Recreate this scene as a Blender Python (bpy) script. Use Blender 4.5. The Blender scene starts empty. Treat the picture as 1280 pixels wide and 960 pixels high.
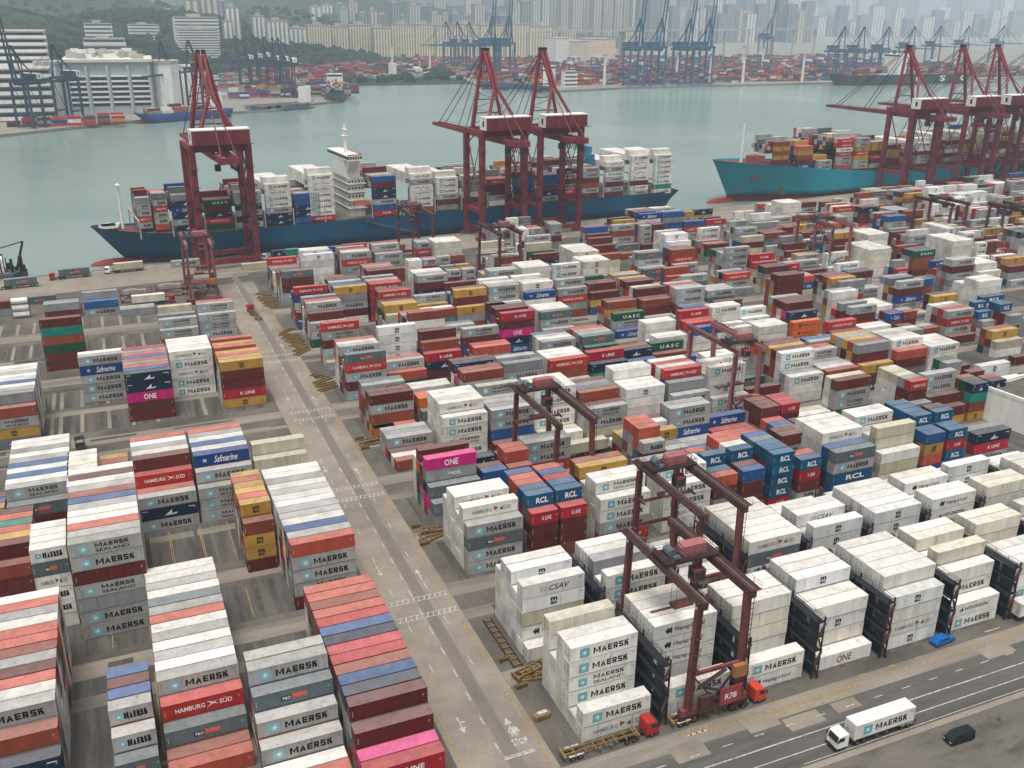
import bpy, math, random
import numpy as np
from mathutils import Vector, Matrix
from mathutils.bvhtree import BVHTree

SC = bpy.context.scene
COL = SC.collection
rnd = random.Random(7)

# ------------------------------------------------------------------ camera
CAM_H, F_PX = 108.156, 1188.643
PITCH, ROLL, YAW = math.radians(21.3035), math.radians(0.6378), math.radians(23.1532)
_fw = Vector((math.sin(YAW)*math.cos(PITCH), math.cos(YAW)*math.cos(PITCH), -math.sin(PITCH)))
_r0 = Vector((math.cos(YAW), -math.sin(YAW), 0))
_u0 = _r0.cross(_fw)
_r = _r0*math.cos(ROLL) + _u0*math.sin(ROLL)
_u = -_r0*math.sin(ROLL) + _u0*math.cos(ROLL)
CAMPOS = Vector((0, 0, CAM_H))
cam_data = bpy.data.cameras.new('camera')
cam_data.sensor_width = 36
cam_data.lens = 36*F_PX/1280
cam_data.clip_start, cam_data.clip_end = 1, 20000
cam = bpy.data.objects.new('camera', cam_data)
COL.objects.link(cam)
M3 = Matrix((_r, _u, -_fw)).transposed().to_4x4()
cam.matrix_world = Matrix.Translation(CAMPOS) @ M3
SC.camera = cam

# ------------------------------------------------------------------ light
SUN_EL, SUN_AZ = math.radians(74), math.radians(215)      # azimuth clockwise from +Y
world = bpy.data.worlds.new('World'); SC.world = world
world.use_nodes = True
wn, wl = world.node_tree.nodes, world.node_tree.links
bg = wn['Background']; bg.inputs['Strength'].default_value = 0.10
sky = wn.new('ShaderNodeTexSky'); sky.sky_type = 'NISHITA'; sky.sun_disc = False
sky.sun_elevation, sky.sun_rotation = SUN_EL, SUN_AZ
sky.air_density, sky.dust_density, sky.ozone_density, sky.altitude = 1.0, 6.0, 1.0, 50
hs = wn.new('ShaderNodeHueSaturation'); hs.inputs['Saturation'].default_value = 0.15
wl.new(sky.outputs['Color'], hs.inputs['Color'])
wl.new(hs.outputs['Color'], bg.inputs['Color'])
sd = bpy.data.lights.new('sun', 'SUN'); sd.energy = 1.5; sd.angle = math.radians(22); sd.color = (1.0, 0.94, 0.86)
sun = bpy.data.objects.new('sun', sd); COL.objects.link(sun)
sdir = Vector((math.sin(SUN_AZ)*math.cos(SUN_EL), math.cos(SUN_AZ)*math.cos(SUN_EL), math.sin(SUN_EL)))
sun.rotation_euler = sdir.to_track_quat('Z', 'Y').to_euler()
sun.location = (0, 0, 600)
vs = SC.view_settings
vs.view_transform = 'Standard'; vs.look = 'None'; vs.gamma = 1; vs.use_curve_mapping = False
vs.exposure = 0.62
SC.cycles.use_denoising = True
SC.cycles.max_bounces = 6; SC.cycles.diffuse_bounces = 3; SC.cycles.glossy_bounces = 2
SC.cycles.volume_bounces = 1; SC.cycles.transparent_max_bounces = 8
SC.cycles.caustics_reflective = SC.cycles.caustics_refractive = False
SC.cycles.sample_clamp_indirect = 4

# ------------------------------------------------------------------ materials
def nt(m):
    m.use_nodes = True
    return m.node_tree.nodes, m.node_tree.links, m.node_tree.nodes['Principled BSDF']

def mapped(n, l, scale, coord='Object'):
    tc = n.new('ShaderNodeTexCoord'); mp = n.new('ShaderNodeMapping')
    mp.inputs['Scale'].default_value = scale
    l.new(tc.outputs[coord], mp.inputs['Vector'])
    return mp.outputs['Vector']

def noise(n, l, vec, scale, detail=4, rough=.6):
    t = n.new('ShaderNodeTexNoise'); t.inputs['Scale'].default_value = scale
    t.inputs['Detail'].default_value = detail; t.inputs['Roughness'].default_value = rough
    l.new(vec, t.inputs['Vector']); return t.outputs['Fac']

def ramp(n, l, fac, stops):
    r = n.new('ShaderNodeValToRGB'); l.new(fac, r.inputs['Fac'])
    el = r.color_ramp.elements
    while len(el) < len(stops): el.new(.5)
    for e, (p, c) in zip(el, stops):
        e.position = p; e.color = (c, c, c, 1) if isinstance(c, (int, float)) else (*c, 1)
    return r.outputs['Color']

def mix(n, l, a, b, fac, mode='MIX'):
    m = n.new('ShaderNodeMix'); m.data_type = 'RGBA'; m.blend_type = mode
    for sock, v in ((m.inputs[6], a), (m.inputs[7], b), (m.inputs[0], fac)):
        if isinstance(v, bpy.types.NodeSocket): l.new(v, sock)
        elif isinstance(v, (int, float)): sock.default_value = v
        else: sock.default_value = (*v, 1)
    return m.outputs[2]

MATS = {}
def paint(name, color=None, rough=.5, dirt=.18, scale=.6, metal=0, source='fixed', rust=.0, streak=(1, 1, .25), bump=0):
    """weathered paint: colour from a constant, the object colour or a colour attribute"""
    if name in MATS: return MATS[name]
    m = bpy.data.materials.new(name); n, l, b = nt(m)
    if source == 'object':
        oi = n.new('ShaderNodeObjectInfo'); base = oi.outputs['Color']
    elif source == 'attr':
        a = n.new('ShaderNodeAttribute'); a.attribute_name = 'col'; base = a.outputs['Color']
    else:
        c = n.new('ShaderNodeRGB'); c.outputs[0].default_value = (*color, 1); base = c.outputs[0]
    vec = mapped(n, l, streak, 'Object')
    if source == 'object':
        ad = n.new('ShaderNodeVectorMath'); ad.operation = 'ADD'
        mu = n.new('ShaderNodeMath'); mu.operation = 'MULTIPLY'; mu.inputs[1].default_value = 97
        l.new(oi.outputs['Random'], mu.inputs[0]); l.new(vec, ad.inputs[0]); l.new(mu.outputs[0], ad.inputs[1])
        vec = ad.outputs[0]
    f = noise(n, l, vec, scale)
    d = ramp(n, l, f, [(.3, 1-dirt), (.62, 1.04)])
    col = mix(n, l, base, d, 1.0, 'MULTIPLY')
    if source == 'object':                                   # fading differs from box to box
        hv = n.new('ShaderNodeHueSaturation')
        mr = n.new('ShaderNodeMapRange'); mr.inputs[3].default_value = .84; mr.inputs[4].default_value = 1.12
        l.new(oi.outputs['Random'], mr.inputs[0]); l.new(mr.outputs[0], hv.inputs['Value']); l.new(col, hv.inputs['Color'])
        col = hv.outputs['Color']
    if rust:
        f2 = noise(n, l, vec, scale*2.6, 6, .7)
        col = mix(n, l, col, (.13, .055, .025), ramp(n, l, f2, [(.66-rust*.1, 0), (.74, .75)]))
    l.new(col, b.inputs['Base Color'])
    b.inputs['Roughness'].default_value = rough; b.inputs['Metallic'].default_value = metal
    b.inputs['Specular IOR Level'].default_value = .14
    MATS[name] = m; return m

def ground(name, c1, c2, scale, stain=None, stain_scale=.05, stretch=(1, 1, 1), crack=0, rough=.85):
    m = bpy.data.materials.new(name); n, l, b = nt(m)
    vec = mapped(n, l, stretch, 'Object')
    f = noise(n, l, vec, scale, 8, .68)
    col = mix(n, l, c1, c2, ramp(n, l, f, [(.32, 0), (.68, 1)]))
    if stain:
        f2 = noise(n, l, vec, stain_scale, 6, .62)
        col = mix(n, l, col, stain, ramp(n, l, f2, [(.48, 0), (.7, .75)]))
    f3 = noise(n, l, mapped(n, l, (1, 1, 1), 'Object'), 2.2, 6, .8)
    col = mix(n, l, col, ramp(n, l, f3, [(.3, .84), (.7, 1.12)]), 1.0, 'MULTIPLY')
    l.new(col, b.inputs['Base Color']); b.inputs['Roughness'].default_value = rough
    b.inputs['Specular IOR Level'].default_value = .1
    MATS[name] = m; return m

def plain(name, color, rough=.6, metal=0, emit=0):
    if name in MATS: return MATS[name]
    return paint(name, color, rough, .12, 1.5, metal)

PAINT = paint('container_paint', rough=.55, dirt=.22, scale=.5, source='object', rust=.8, streak=(1, 1, .12))
ROOF = paint('container_roof_paint', rough=.7, dirt=.22, scale=.6, source='object', rust=.95, streak=(1, 1, 1))
PAINT_A = paint('container_paint_far', rough=.6, dirt=.3, scale=.3, source='attr', streak=(1, 1, 1))
PRINT = paint('printed_lettering', rough=.7, dirt=.05, scale=1.2, source='attr')
STEEL = paint('galvanised_steel', (.12, .12, .115), .5, .3, 1.5)
CRANE_RED = paint('crane_red_paint', (.215, .04, .054), .55, .45, .3, rust=.7)
RTG_RED = paint('gantry_red_paint', (.20, .062, .06), .6, .45, .5, rust=.8)
RTG_DARK = paint('gantry_girder_brown', (.095, .042, .04), .65, .5, .6, rust=.5)
CRANE_PINK = paint('faded_crane_paint', (.34, .125, .13), .55, .25, .5, rust=.3)
CRANE_DARK = paint('greasy_crane_steel', (.055, .03, .03), .6, .4, .8)
CRANE_BLUE = paint('crane_blue_paint', (.05, .13, .24), .5, .25, .2)
RUBBER = plain('tyre_rubber', (.018, .018, .018), .85)
GLASS = plain('dark_glass', (.02, .03, .035), .12)
WHITE = paint('white_paint', (.78, .77, .74), .5, .12, .4, rust=.15)
BLACK = plain('black_paint', (.02, .02, .022), .5)
YELLOW = paint('yellow_machine_paint', (.22, .14, .05), .75, .5, 1.6, rust=1.4)
LINE_W = paint('white_road_paint', (.50, .485, .455), .85, .6, 1.6, streak=(1, 1, 1))
LINE_Y = paint('yellow_road_paint', (.36, .24, .10), .85, .6, 1.6, streak=(1, 1, 1))

# ------------------------------------------------------------------ mesh builder
class MB:
    def __init__(s): s.v, s.f, s.m, s.c = [], [], [], []
    def add(s, vs, fs, mi=0, col=None):
        o = len(s.v); s.v += [tuple(p) for p in vs]
        s.f += [tuple(i+o for i in f) for f in fs]; s.m += [mi]*len(fs)
        s.c += [col]*len(fs)
        return s
    def box(s, x0, x1, y0, y1, z0, z1, mi=0, col=None):
        return s.add([(x0,y0,z0),(x1,y0,z0),(x1,y1,z0),(x0,y1,z0),(x0,y0,z1),(x1,y0,z1),(x1,y1,z1),(x0,y1,z1)],
                     [(0,3,2,1),(4,5,6,7),(0,1,5,4),(1,2,6,5),(2,3,7,6),(3,0,4,7)], mi, col)
    def beam(s, p, q, w, h, w2=None, h2=None, mi=0, up=(0,0,1)):
        p, q = Vector(p), Vector(q); d = (q-p).normalized(); up = Vector(up)
        if abs(d.dot(up)) > .98: up = Vector((0,1,0))
        a = d.cross(up).normalized(); b = a.cross(d)
        w2 = w if w2 is None else w2; h2 = h if h2 is None else h2
        vs = []
        for c, ww, hh in ((p, w, h), (q, w2, h2)):
            for i, j in ((-1,-1),(1,-1),(1,1),(-1,1)): vs.append(c + a*(i*ww/2) + b*(j*hh/2))
        return s.add(vs, [(0,1,2,3),(7,6,5,4),(0,4,5,1),(1,5,6,2),(2,6,7,3),(3,7,4,0)], mi)
    def tube(s, p, q, r, n=8, r2=None, mi=0):
        p, q = Vector(p), Vector(q); d = (q-p).normalized()
        up = Vector((0,0,1)) if abs(d.z) < .95 else Vector((1,0,0))
        a = d.cross(up).normalized(); b = a.cross(d); r2 = r if r2 is None else r2
        vs = [c + a*math.cos(2*math.pi*i/n)*rr + b*math.sin(2*math.pi*i/n)*rr for c, rr in ((p,r),(q,r2)) for i in range(n)]
        fs = [(i, (i+1) % n, n+(i+1) % n, n+i) for i in range(n)] + [tuple(range(n-1,-1,-1)), tuple(range(n, 2*n))]
        return s.add(vs, fs, mi)
    def prism(s, poly, z0, z1, mi=0, col=None):
        n = len(poly)
        vs = [(x,y,z0) for x,y in poly] + [(x,y,z1) for x,y in poly]
        return s.add(vs, [tuple(range(n-1,-1,-1)), tuple(range(n,2*n))] + [(i,(i+1)%n,n+(i+1)%n,n+i) for i in range(n)], mi, col)
    def sheet(s, x0, x1, y0, y1, z, mi=0): return s.add([(x0,y0,z),(x1,y0,z),(x1,y1,z),(x0,y1,z)], [(0,1,2,3)], mi)
    def mesh(s, name, mats):
        me = bpy.data.meshes.new(name); me.from_pydata(s.v, [], s.f)
        for m in (mats if isinstance(mats, (list, tuple)) else [mats]): me.materials.append(m)
        if any(s.m): me.polygons.foreach_set('material_index', s.m)
        if any(c is not None for c in s.c):
            at = me.color_attributes.new('col', 'FLOAT_COLOR', 'CORNER')
            out = []
            for f, c in zip(s.f, s.c): out += [*(c or (.5,.5,.5)), 1.0]*len(f)
            at.data.foreach_set('color', out)
        me.update(); return me
    def build(s, name, mats, parent=None, loc=None, rot=0):
        o = bpy.data.objects.new(name, s.mesh(name, mats)); COL.objects.link(o)
        if parent: o.parent = parent
        if loc is not None: o.location = loc
        if rot: o.rotation_euler = (0, 0, rot)
        return o

def tag(o, label=None, cat=None, group=None, kind=None):
    if label: o['label'] = label
    if cat: o['category'] = cat
    if group: o['group'] = group
    if kind: o['kind'] = kind
    return o

def empty(name, loc=(0,0,0), rot=0, label=None, cat=None, group=None):
    o = bpy.data.objects.new(name, None); COL.objects.link(o); o.location = loc; o.rotation_euler = (0,0,rot)
    o.empty_display_size = .5
    return tag(o, label, cat, group)

def put(name, me, parent, loc=(0,0,0), color=None, rot=0):
    o = bpy.data.objects.new(name, me); COL.objects.link(o); o.parent = parent; o.location = loc
    if rot: o.rotation_euler = (0,0,rot)
    if color: o.color = (*color, 1)
    return o

def copy_tree(o, parent=None):
    c = o.copy(); COL.objects.link(c); c.parent = parent
    for ch in list(o.children): copy_tree(ch, c)
    return c

# quay frame: s along the quay edge, t towards the water
QA = math.radians(5.0); QC, QS = math.cos(QA), math.sin(QA)
Q0Y = 451.0
def Q(s, t, z=0): return Vector((s*QC-t*QS, Q0Y+s*QS+t*QC, z))
WATER_Z = -3.0

def ray(u, v):
    return _fw + _r*((u-640)/F_PX) - _u*((v-480)/F_PX)
def at(u, v, z=0.0):
    d = ray(u, v); return CAMPOS + d*((z-CAM_H)/d.z)
# ------------------------------------------------------------------ ground, roads, water
G_ASPH = ground('yard_asphalt', (.075, .068, .059), (.165, .147, .126), .07, (.045, .042, .038), .03)
G_CONC = ground('concrete', (.205, .178, .148), (.285, .25, .208), .1, (.13, .115, .097), .045)
G_RUN = ground('worn_concrete_runway', (.175, .155, .13), (.265, .236, .198), .15, (.085, .077, .067), .06, (.3, 1.8, 1))
G_ROAD = ground('road_asphalt', (.078, .075, .07), (.125, .119, .11), .3, (.055, .053, .05), .07, (.2, 1.4, 1))
G_LOT = ground('stained_lot_concrete', (.095, .087, .077), (.15, .137, .12), .12, (.024, .023, .022), .16, (.45, 1.4, 1))
G_BAND = ground('tyre_darkened_concrete', (.15, .128, .112), (.205, .178, .157), .2, (.11, .1, .09), .2, (1, .3, 1))
G_SLOT = ground('dark_slot_asphalt', (.06, .056, .052), (.135, .124, .11), .22, (.033, .032, .03), .16, (2.2, .16, 1))

def struct(name, m, mat): return tag(m.build(name, mat), kind='structure')

SMIN, SMAX = -900, 2600
m = MB()
a, b, c, d = Q(SMIN, -1600), Q(SMAX, -1600), Q(SMAX, 0), Q(SMIN, 0)
m.add([a, b, c, d], [(0, 1, 2, 3)])
struct('yard_ground', m, G_ASPH)
m = MB()
a, b = Q(SMIN, .02), Q(SMAX, .02)
m.add([a, b, b-Vector((0,0,9)), a-Vector((0,0,9))], [(0, 1, 2, 3)], 0)
struct('quay_wall', m, paint('wet_quay_wall', (.07, .065, .06), .8, .4, .3))
m = MB(); m.box(SMIN, SMAX, -.9, -.06, .0, .28)
o = struct('quay_coping', m, G_CONC); o.location = Q(0, 0); o.rotation_euler = (0, 0, QA)
m = MB(); m.box(SMIN, SMAX, -33, -.95, .003, .006)
o = struct('quay_apron', m, G_CONC); o.location = Q(0, 0); o.rotation_euler = (0, 0, QA)
m = MB(); m.sheet(SMIN, SMAX, -48, -37, .010)
o = struct('quay_road', m, G_ROAD); o.location = Q(0, 0); o.rotation_euler = (0, 0, QA)

RUNS = [(122.8,127),(144,147.2),(152.3,157),(174,178.6),(195.6,198.2),(203.6,208.4),(226,230.4),(247,249.6),(254.4,259.4),
        (278,281.6),(298,300.6),(304,311),(330,333),(354,362)]
m = MB()
for y0, y1 in RUNS:
    m.sheet(-160, 37.9, y0, y1, .004); m.sheet(52.9, 560, y0, y1, .004)
struct('gantry_runway', m, G_RUN)
m = MB()
for p in range(6):
    for g in (0, 1):
        y = 106 + 51.4*p + 21.6*g
        m.sheet(56.2, 500, y-.6, y+15.8, .0035)
for y0, y1 in ((159, 172.5), (182, 200), (264, 278), (284, 297.6), (334, 350), (128.5, 152), (209, 225)):
    m.sheet(-120, 35.6, y0, y1, .0035)
struct('stacking_apron', m, G_SLOT)
m = MB(); m.sheet(38.0, 52.8, 102.6, 421, .008)
struct('arrowed_road', m, G_CONC)
m = MB(); m.sheet(45.7, 48.0, 104, 420, .0125)
struct('dark_wheel_band', m, G_BAND)
m = MB(); m.sheet(-200, 520, 88.4, 98.7, .004)
struct('perimeter_road', m, G_ROAD)
m = MB(); m.sheet(-200, 520, 98.7, 102.5, .005)
struct('perimeter_runway', m, G_RUN)
m = MB()
for x0, x1, y0, y1 in ((70,76,96.2,99.9),(84.5,90.5,97.5,100.2),(91,98,95.4,98.3),(101,106,96,98.4),(136,143,97,100)):
    m.sheet(x0, x1, y0, y1, .009)
struct('concrete_road_patch', m, G_CONC)
m = MB(); m.sheet(54, 520, 20, 87.2, .004)
struct('lorry_park', m, G_LOT)
m = MB(); m.box(54, 520, 87.2, 88.3, .004, .12)
struct('kerb', m, G_CONC)

# painted lines
def lines(name, mat, rects, z=.017):
    m = MB()
    for x0, x1, y0, y1 in rects: m.sheet(x0, x1, y0, y1, z)
    return struct(name, m, mat)
lines('yellow_edge_line', LINE_Y, [(51.6, 51.85, y, y+19) for y in (104, 130.5, 158, 183, 210, 235, 262, 287, 313, 338, 364)]
      + [(38.8, 39.05, y, y+17) for y in (104.5, 129, 158, 180, 210, 232, 262, 284, 313, 335, 364)])
lines('white_centre_dash', LINE_W, [(45.2, 45.4, y, y+2.3) for y in np.arange(109, 415, 6.6)])
lines('white_lane_dash', LINE_W, [(x-.08, x+.08, y, y+2.6) for x in (41.8, 49.0) for y in np.arange(131, 400, 12.9)])
m = MB()
for x, y, s in ((49.0, 114.5, 1), (49, 163, 1), (49, 214, 1), (49, 266, 1), (49, 318, 1), (41.7, 116.5, -1), (41.7, 166, -1), (41.7, 217, -1), (41.7, 268, -1)):
    m.sheet(x-.12, x+.12, y-2.6*s if s > 0 else y-.2, y+.2 if s > 0 else y+2.6, .0175)
    m.add([(x-.6, y, .0175), (x+.6, y, .0175), (x, y+1.5*s, .0175)], [(0, 1, 2) if s > 0 else (0, 2, 1)])
    m.sheet(x+.1, x+.9, y-1.2*s-.14, y-1.2*s+.14, .0175)
struct('painted_arrow', m, LINE_W)
lines('stop_line', LINE_W, [(45.4, 50.6, 107.2, 107.5), (45.4, 50.6, 107.7, 107.85)])
m = MB()
for y in (148.2, 154.0, 199.6, 205.4, 251, 256.8, 302.5, 308.3):
    m.sheet(40, 52.3, y-.75, y-.62, .0175); m.sheet(40, 52.3, y+.62, y+.75, .0175)
    for k in range(11):
        x = 40.5+k*1.1; m.add([(x,y-.62,.0175),(x+.22,y-.62,.0175),(x+.62,y+.62,.0175),(x+.4,y+.62,.0175)], [(0,1,2,3)])
struct('hatched_crossing', m, LINE_W)
lines('white_road_line', LINE_W, [(54, 520, 93.9, 94.1), (62, 520, 91.0, 91.18), (88, 520, 88.75, 88.88)])
lines('white_road_dash', LINE_W, [(x, x+1.9, 96.72, 96.88) for x in np.arange(60, 300, 6.15)] + [(74.5, 78.2, 100.9, 101.15), (66, 69, 104.6, 104.8), (142, 146, 103.3, 103.5)])
lines('yellow_perimeter_line', LINE_Y, [(76, 520, 100.55, 100.8)])
lines('yellow_slot_mark', LINE_Y, [(x, x+1.5, 102.05, 102.5) for x in np.arange(85, 300, 6.5)] + [(x, x+.35, 98.9, 100.3) for x in np.arange(91, 106, 1.5)] + [(x, x+.35, 100.9, 102) for x in np.arange(74, 79, 1.1)])
lines('pale_slot_stripe', G_CONC, [(x, x+1.0, y0, y1) for y0, y1 in ((264.5, 278), (284, 298), (334.5, 349), (362.6, 376)) for x in (-42, -36.4, -31, -22.9, -20.7, -15.2, -8.2, -1.9, 4.5, 17.5)], .0065)
lines('yellow_slot_line', LINE_Y, [(x, x+.18, y0, y1) for y0, y1 in ((182, 199.5), (160, 171), (129, 150)) for x in (-9.9, -3.4, 2.6, 2.95, 9.0, 9.35, 15.2)], .0065)
lines('lot_bay_line', G_LOT, [(92+4.2*i, 92.3+4.2*i, 76, 86.4) for i in range(20)], .0075)
m = MB()
for i in range(6):
    x, y, w, d_ = rnd.uniform(70, 135), rnd.uniform(62, 86), rnd.uniform(.3, .8), rnd.uniform(.2, .5)
    m.add([(x+w*math.cos(2*math.pi*k/9)*rnd.uniform(.6, 1.2), y+d_*math.sin(2*math.pi*k/9)*rnd.uniform(.6, 1.2), .009+i*.0001) for k in range(9)], [tuple(range(9))])
struct('oil_stain', m, ground('oil_stain', (.03,.029,.028), (.05,.048,.046), .8))
m = MB()
for i in range(70):
    ry = rnd.choice([(y0+y1)/2 for y0, y1 in RUNS]); x = rnd.uniform(-60, 34) if rnd.random() < .6 else rnd.uniform(56, 200); w = rnd.uniform(4, 16)
    m.sheet(x, x+w, ry+rnd.uniform(-1.6, 1.0), ry+rnd.uniform(1.1, 1.5), .0062+i*.00003)
for i in range(60):
    x = rnd.uniform(-40, 34); y = rnd.choice((160, 184, 266, 285, 335, 362, 130, 210)); m.sheet(x, x+rnd.uniform(.5, 1.1), y+rnd.uniform(0, 4), y+rnd.uniform(8, 15), .0052+i*.00002)
struct('tyre_mark', m, ground('tyre_mark', (.05,.046,.042), (.10,.092,.082), .5, (.035,.033,.03), .3))
# painted letters on the stop line: mirrored for oncoming drivers
# water
m = MB(); m.sheet(-9000, 12000, 300, 12000, WATER_Z)
mw = bpy.data.materials.new('harbour_water'); n, l, b = nt(mw)
v1 = mapped(n, l, (1, 1, 1), 'Object')
f1 = noise(n, l, v1, .0035, 3, .5)
l.new(mix(n, l, (.145, .212, .192), (.195, .262, .238), ramp(n, l, f1, [(.38, 0), (.62, 1)])), b.inputs['Base Color'])
b.inputs['Roughness'].default_value = .22; b.inputs['IOR'].default_value = 1.33
bp = n.new('ShaderNodeBump'); bp.inputs['Strength'].default_value = .35; bp.inputs['Distance'].default_value = .6
f2 = noise(n, l, mapped(n, l, (.5, 1.2, 1), 'Object'), .12, 5, .65)
l.new(f2, bp.inputs['Height']); l.new(bp.outputs['Normal'], b.inputs['Normal'])
struct('harbour_water', m, mw)
# ------------------------------------------------------------------ lettering
_tx = {}
def text2d(s, bold=0.0, shear=0.0, res=2):
    """outline text as (verts, tris) scaled to the unit square"""
    key = (s, bold, shear)
    if key in _tx: return _tx[key]
    cu = bpy.data.curves.new('t', 'FONT'); cu.body = s; cu.resolution_u = res; cu.offset = bold; cu.shear = shear
    cu.fill_mode = 'FRONT'
    o = bpy.data.objects.new('t', cu); COL.objects.link(o)
    dg = bpy.context.evaluated_depsgraph_get()
    me = bpy.data.meshes.new_from_object(o.evaluated_get(dg))
    v = np.array([p.co[:2] for p in me.vertices]); f = [tuple(p.vertices) for p in me.polygons]
    bpy.data.objects.remove(o); bpy.data.curves.remove(cu); bpy.data.meshes.remove(me)
    lo, hi = v.min(0), v.max(0)
    _tx[key] = ((v-lo)/(hi-lo), f); return _tx[key]

def star(cx, cz, r, n=7, r2=.42):
    pts = []
    for i in range(2*n):
        a = math.pi/2 + math.pi*i/n; q = r if i % 2 == 0 else r*r2*.55
        pts.append((cx+q*math.cos(a), cz+q*math.sin(a)))
    return pts

def strokes(pts, t):
    """mitred band of width t along a polyline"""
    P_ = [Vector(p) for p in pts]; L_, R_ = [], []
    for i, p in enumerate(P_):
        d0 = (p-P_[i-1]).normalized() if i else (P_[1]-p).normalized()
        d1 = (P_[i+1]-p).normalized() if i < len(P_)-1 else d0
        n0, n1 = Vector((-d0.y, d0.x)), Vector((-d1.y, d1.x)); b = (n0+n1); b = b/ max(.35, b.dot(n0)) if b.length > .01 else n0
        L_.append(p+b*t/2); R_.append(p-b*t/2)
    return [[L_[i], R_[i], R_[i+1], L_[i+1]] for i in range(len(P_)-1)]
def glyph(ch, w, h, t):
    a, b = t/2, h-t/2; r = w-t/2
    def bar(x0, x1, z0, z1): return [Vector(q) for q in ((x0,z0),(x1,z0),(x1,z1),(x0,z1))]
    if ch == 'M': return [bar(0,t,0,h), bar(w-t,w,0,h)] + [[Vector(q) for q in ((t,h),(t,h-t*1.25),(w/2,h*.12),(w/2,h*.12+t*1.25))], [Vector(q) for q in ((w/2,h*.12+t*1.25),(w/2,h*.12),(w-t,h-t*1.25),(w-t,h))]]
    if ch == 'A': return [[Vector(q) for q in ((0,0),(t*1.15,0),(w/2,h-t*1.3),(w/2-t*.1,h))], [Vector(q) for q in ((w/2,h-t*1.3),(w-t*1.15,0),(w,0),(w/2+t*.1,h))], [Vector(q) for q in ((w*.29,h*.2),(w*.71,h*.2),(w*.63,h*.2+t*.9),(w*.37,h*.2+t*.9))]]
    if ch == 'E': return [bar(0,t,0,h), bar(t,w,0,t), bar(t,w*.94,h/2-t*.45,h/2+t*.45), bar(t,w,h-t,h)]
    if ch == 'R': return [bar(0,t,0,h), bar(t,w-t*.3,h-t,h), bar(w-t,w,h*.45+t*.3,h-t), bar(t,w-t*.3,h*.36,h*.36+t*.9), [Vector(q) for q in ((w*.42,h*.36),(w-t*1.3,0),(w,0),(w*.42+t*1.3,h*.36))]]
    if ch == 'S': return [bar(0,w,h-t,h), bar(0,t,h/2+t*.45,h-t), bar(0,w,h/2-t*.45,h/2+t*.45), bar(w-t,w,t,h/2-t*.45), bar(0,w,0,t)]
    if ch == 'K': return [bar(0,t,0,h), [Vector(q) for q in ((t,h*.36),(t,h*.36+t*1.2),(w-t*1.5,h),(w,h))], [Vector(q) for q in ((w*.42,h*.52),(w*.42+t*1.1,h*.62),(w,0),(w-t*1.5,0))]]
class Print:
    """flat print on a side wall: x along the wall, z up, facing -Y"""
    def __init__(s): s.mb = MB()
    def text(s, t, x, z, w, h, col, bold=.02, shear=0, d=0):
        v, f = text2d(t, bold, shear)
        s.mb.add([(x+p[0]*w, -d, z+p[1]*h) for p in v], f, 0, col); return s
    def word(s, t, x, z, w, h, col):
        wd = [1.5 if ch == 'M' else 1.1 if ch == 'A' else .95 for ch in t]; gap = w*.03; k = (w-gap*(len(t)-1))/sum(wd)
        for ch, g in zip(t, wd):
            for q in glyph(ch, g*k, h, h*.235): s.mb.add([(x+p.x, 0, z+p.y) for p in q], [tuple(range(len(q)))], 0, col)
            x += g*k+gap
        return s
    def poly(s, pts, col, d=0):
        s.mb.add([(x, -d, z) for x, z in pts], [tuple(range(len(pts)))], 0, col); return s
    def fan(s, pts, c, col, d=0):
        n = len(pts)
        s.mb.add([(x, -d, z) for x, z in pts]+[(c[0], -d, c[1])], [(i, (i+1) % n, n) for i in range(n)], 0, col); return s
    def rect(s, x, z, w, h, col, d=0): return s.poly([(x,z),(x+w,z),(x+w,z+h),(x,z+h)], col, d)

# livery: code -> body colour, look, artwork
BLK, WHT, SKY_, TEAL = (.006,.006,.008), (.80,.80,.78), (.20,.42,.49), (.13,.37,.40)
LIV = {
 'M': ((.375,.37,.355), 'light grey with blue star square'), 'm': ((.36,.36,.345), 'grey with two-line black lettering'),
 'R': ((.73,.715,.67), 'white reefer with teal star square'), 'r': ((.74,.73,.68), 'white reefer with two-line lettering'),
 'W': ((.72,.70,.655), 'plain white reefer'), 'w': ((.68,.64,.53), 'plain cream reefer'),
 'C': ((.70,.705,.695), 'white reefer with black block letters'), 'c': ((.70,.66,.55), 'cream reefer with black block letters'),
 'Y': ((.47,.27,.05), 'mustard yellow with black block letters'), 'H': ((.45,.03,.024), 'bright red with white lettering'),
 'h': ((.75,.735,.68), 'white reefer with red pennant'), 'b': ((.125,.028,.021), 'plain brown'),
 'd': ((.118,.019,.018), 'plain maroon'), 'o': ((.25,.058,.031), 'plain rust brown'), 'e': ((.46,.085,.048), 'faded orange red'),
 'O': ((.57,.018,.19), 'magenta with white lettering'), 'S': ((.012,.058,.23), 'blue with white script'),
 'N': ((.008,.022,.055), 'navy with white wave'), 'B': ((.016,.085,.25), 'plain mid blue'),
 'X': ((.004,.088,.19), 'sea blue with white letters'), 'K': ((.42,.018,.03), 'crimson with white lettering'),
 'F': ((.115,.15,.162), 'slate grey with orange badge'), 'g': ((.25,.262,.268), 'plain grey'),
 'T': ((.01,.25,.19), 'plain teal'), 'G': ((.012,.085,.045), 'green with white letters'),
 'p': ((.66,.13,.018), 'orange with dark lettering'), 't': ((.52,.49,.36), 'plain pale tan'),
 'P': ((.75,.74,.70), 'white reefer with navy emblem'), 'A': ((.76,.75,.72), 'white reefer with slanted black lettering'),
 'Q': ((.78,.775,.75), 'white reefer with dark red lettering'), 'U': ((.75,.74,.69), 'white reefer with spaced black lettering'),
 'L': ((.27,.28,.275), 'mid grey with white lettering'), 'V': ((.012,.085,.045), 'plain green'),
}
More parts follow.
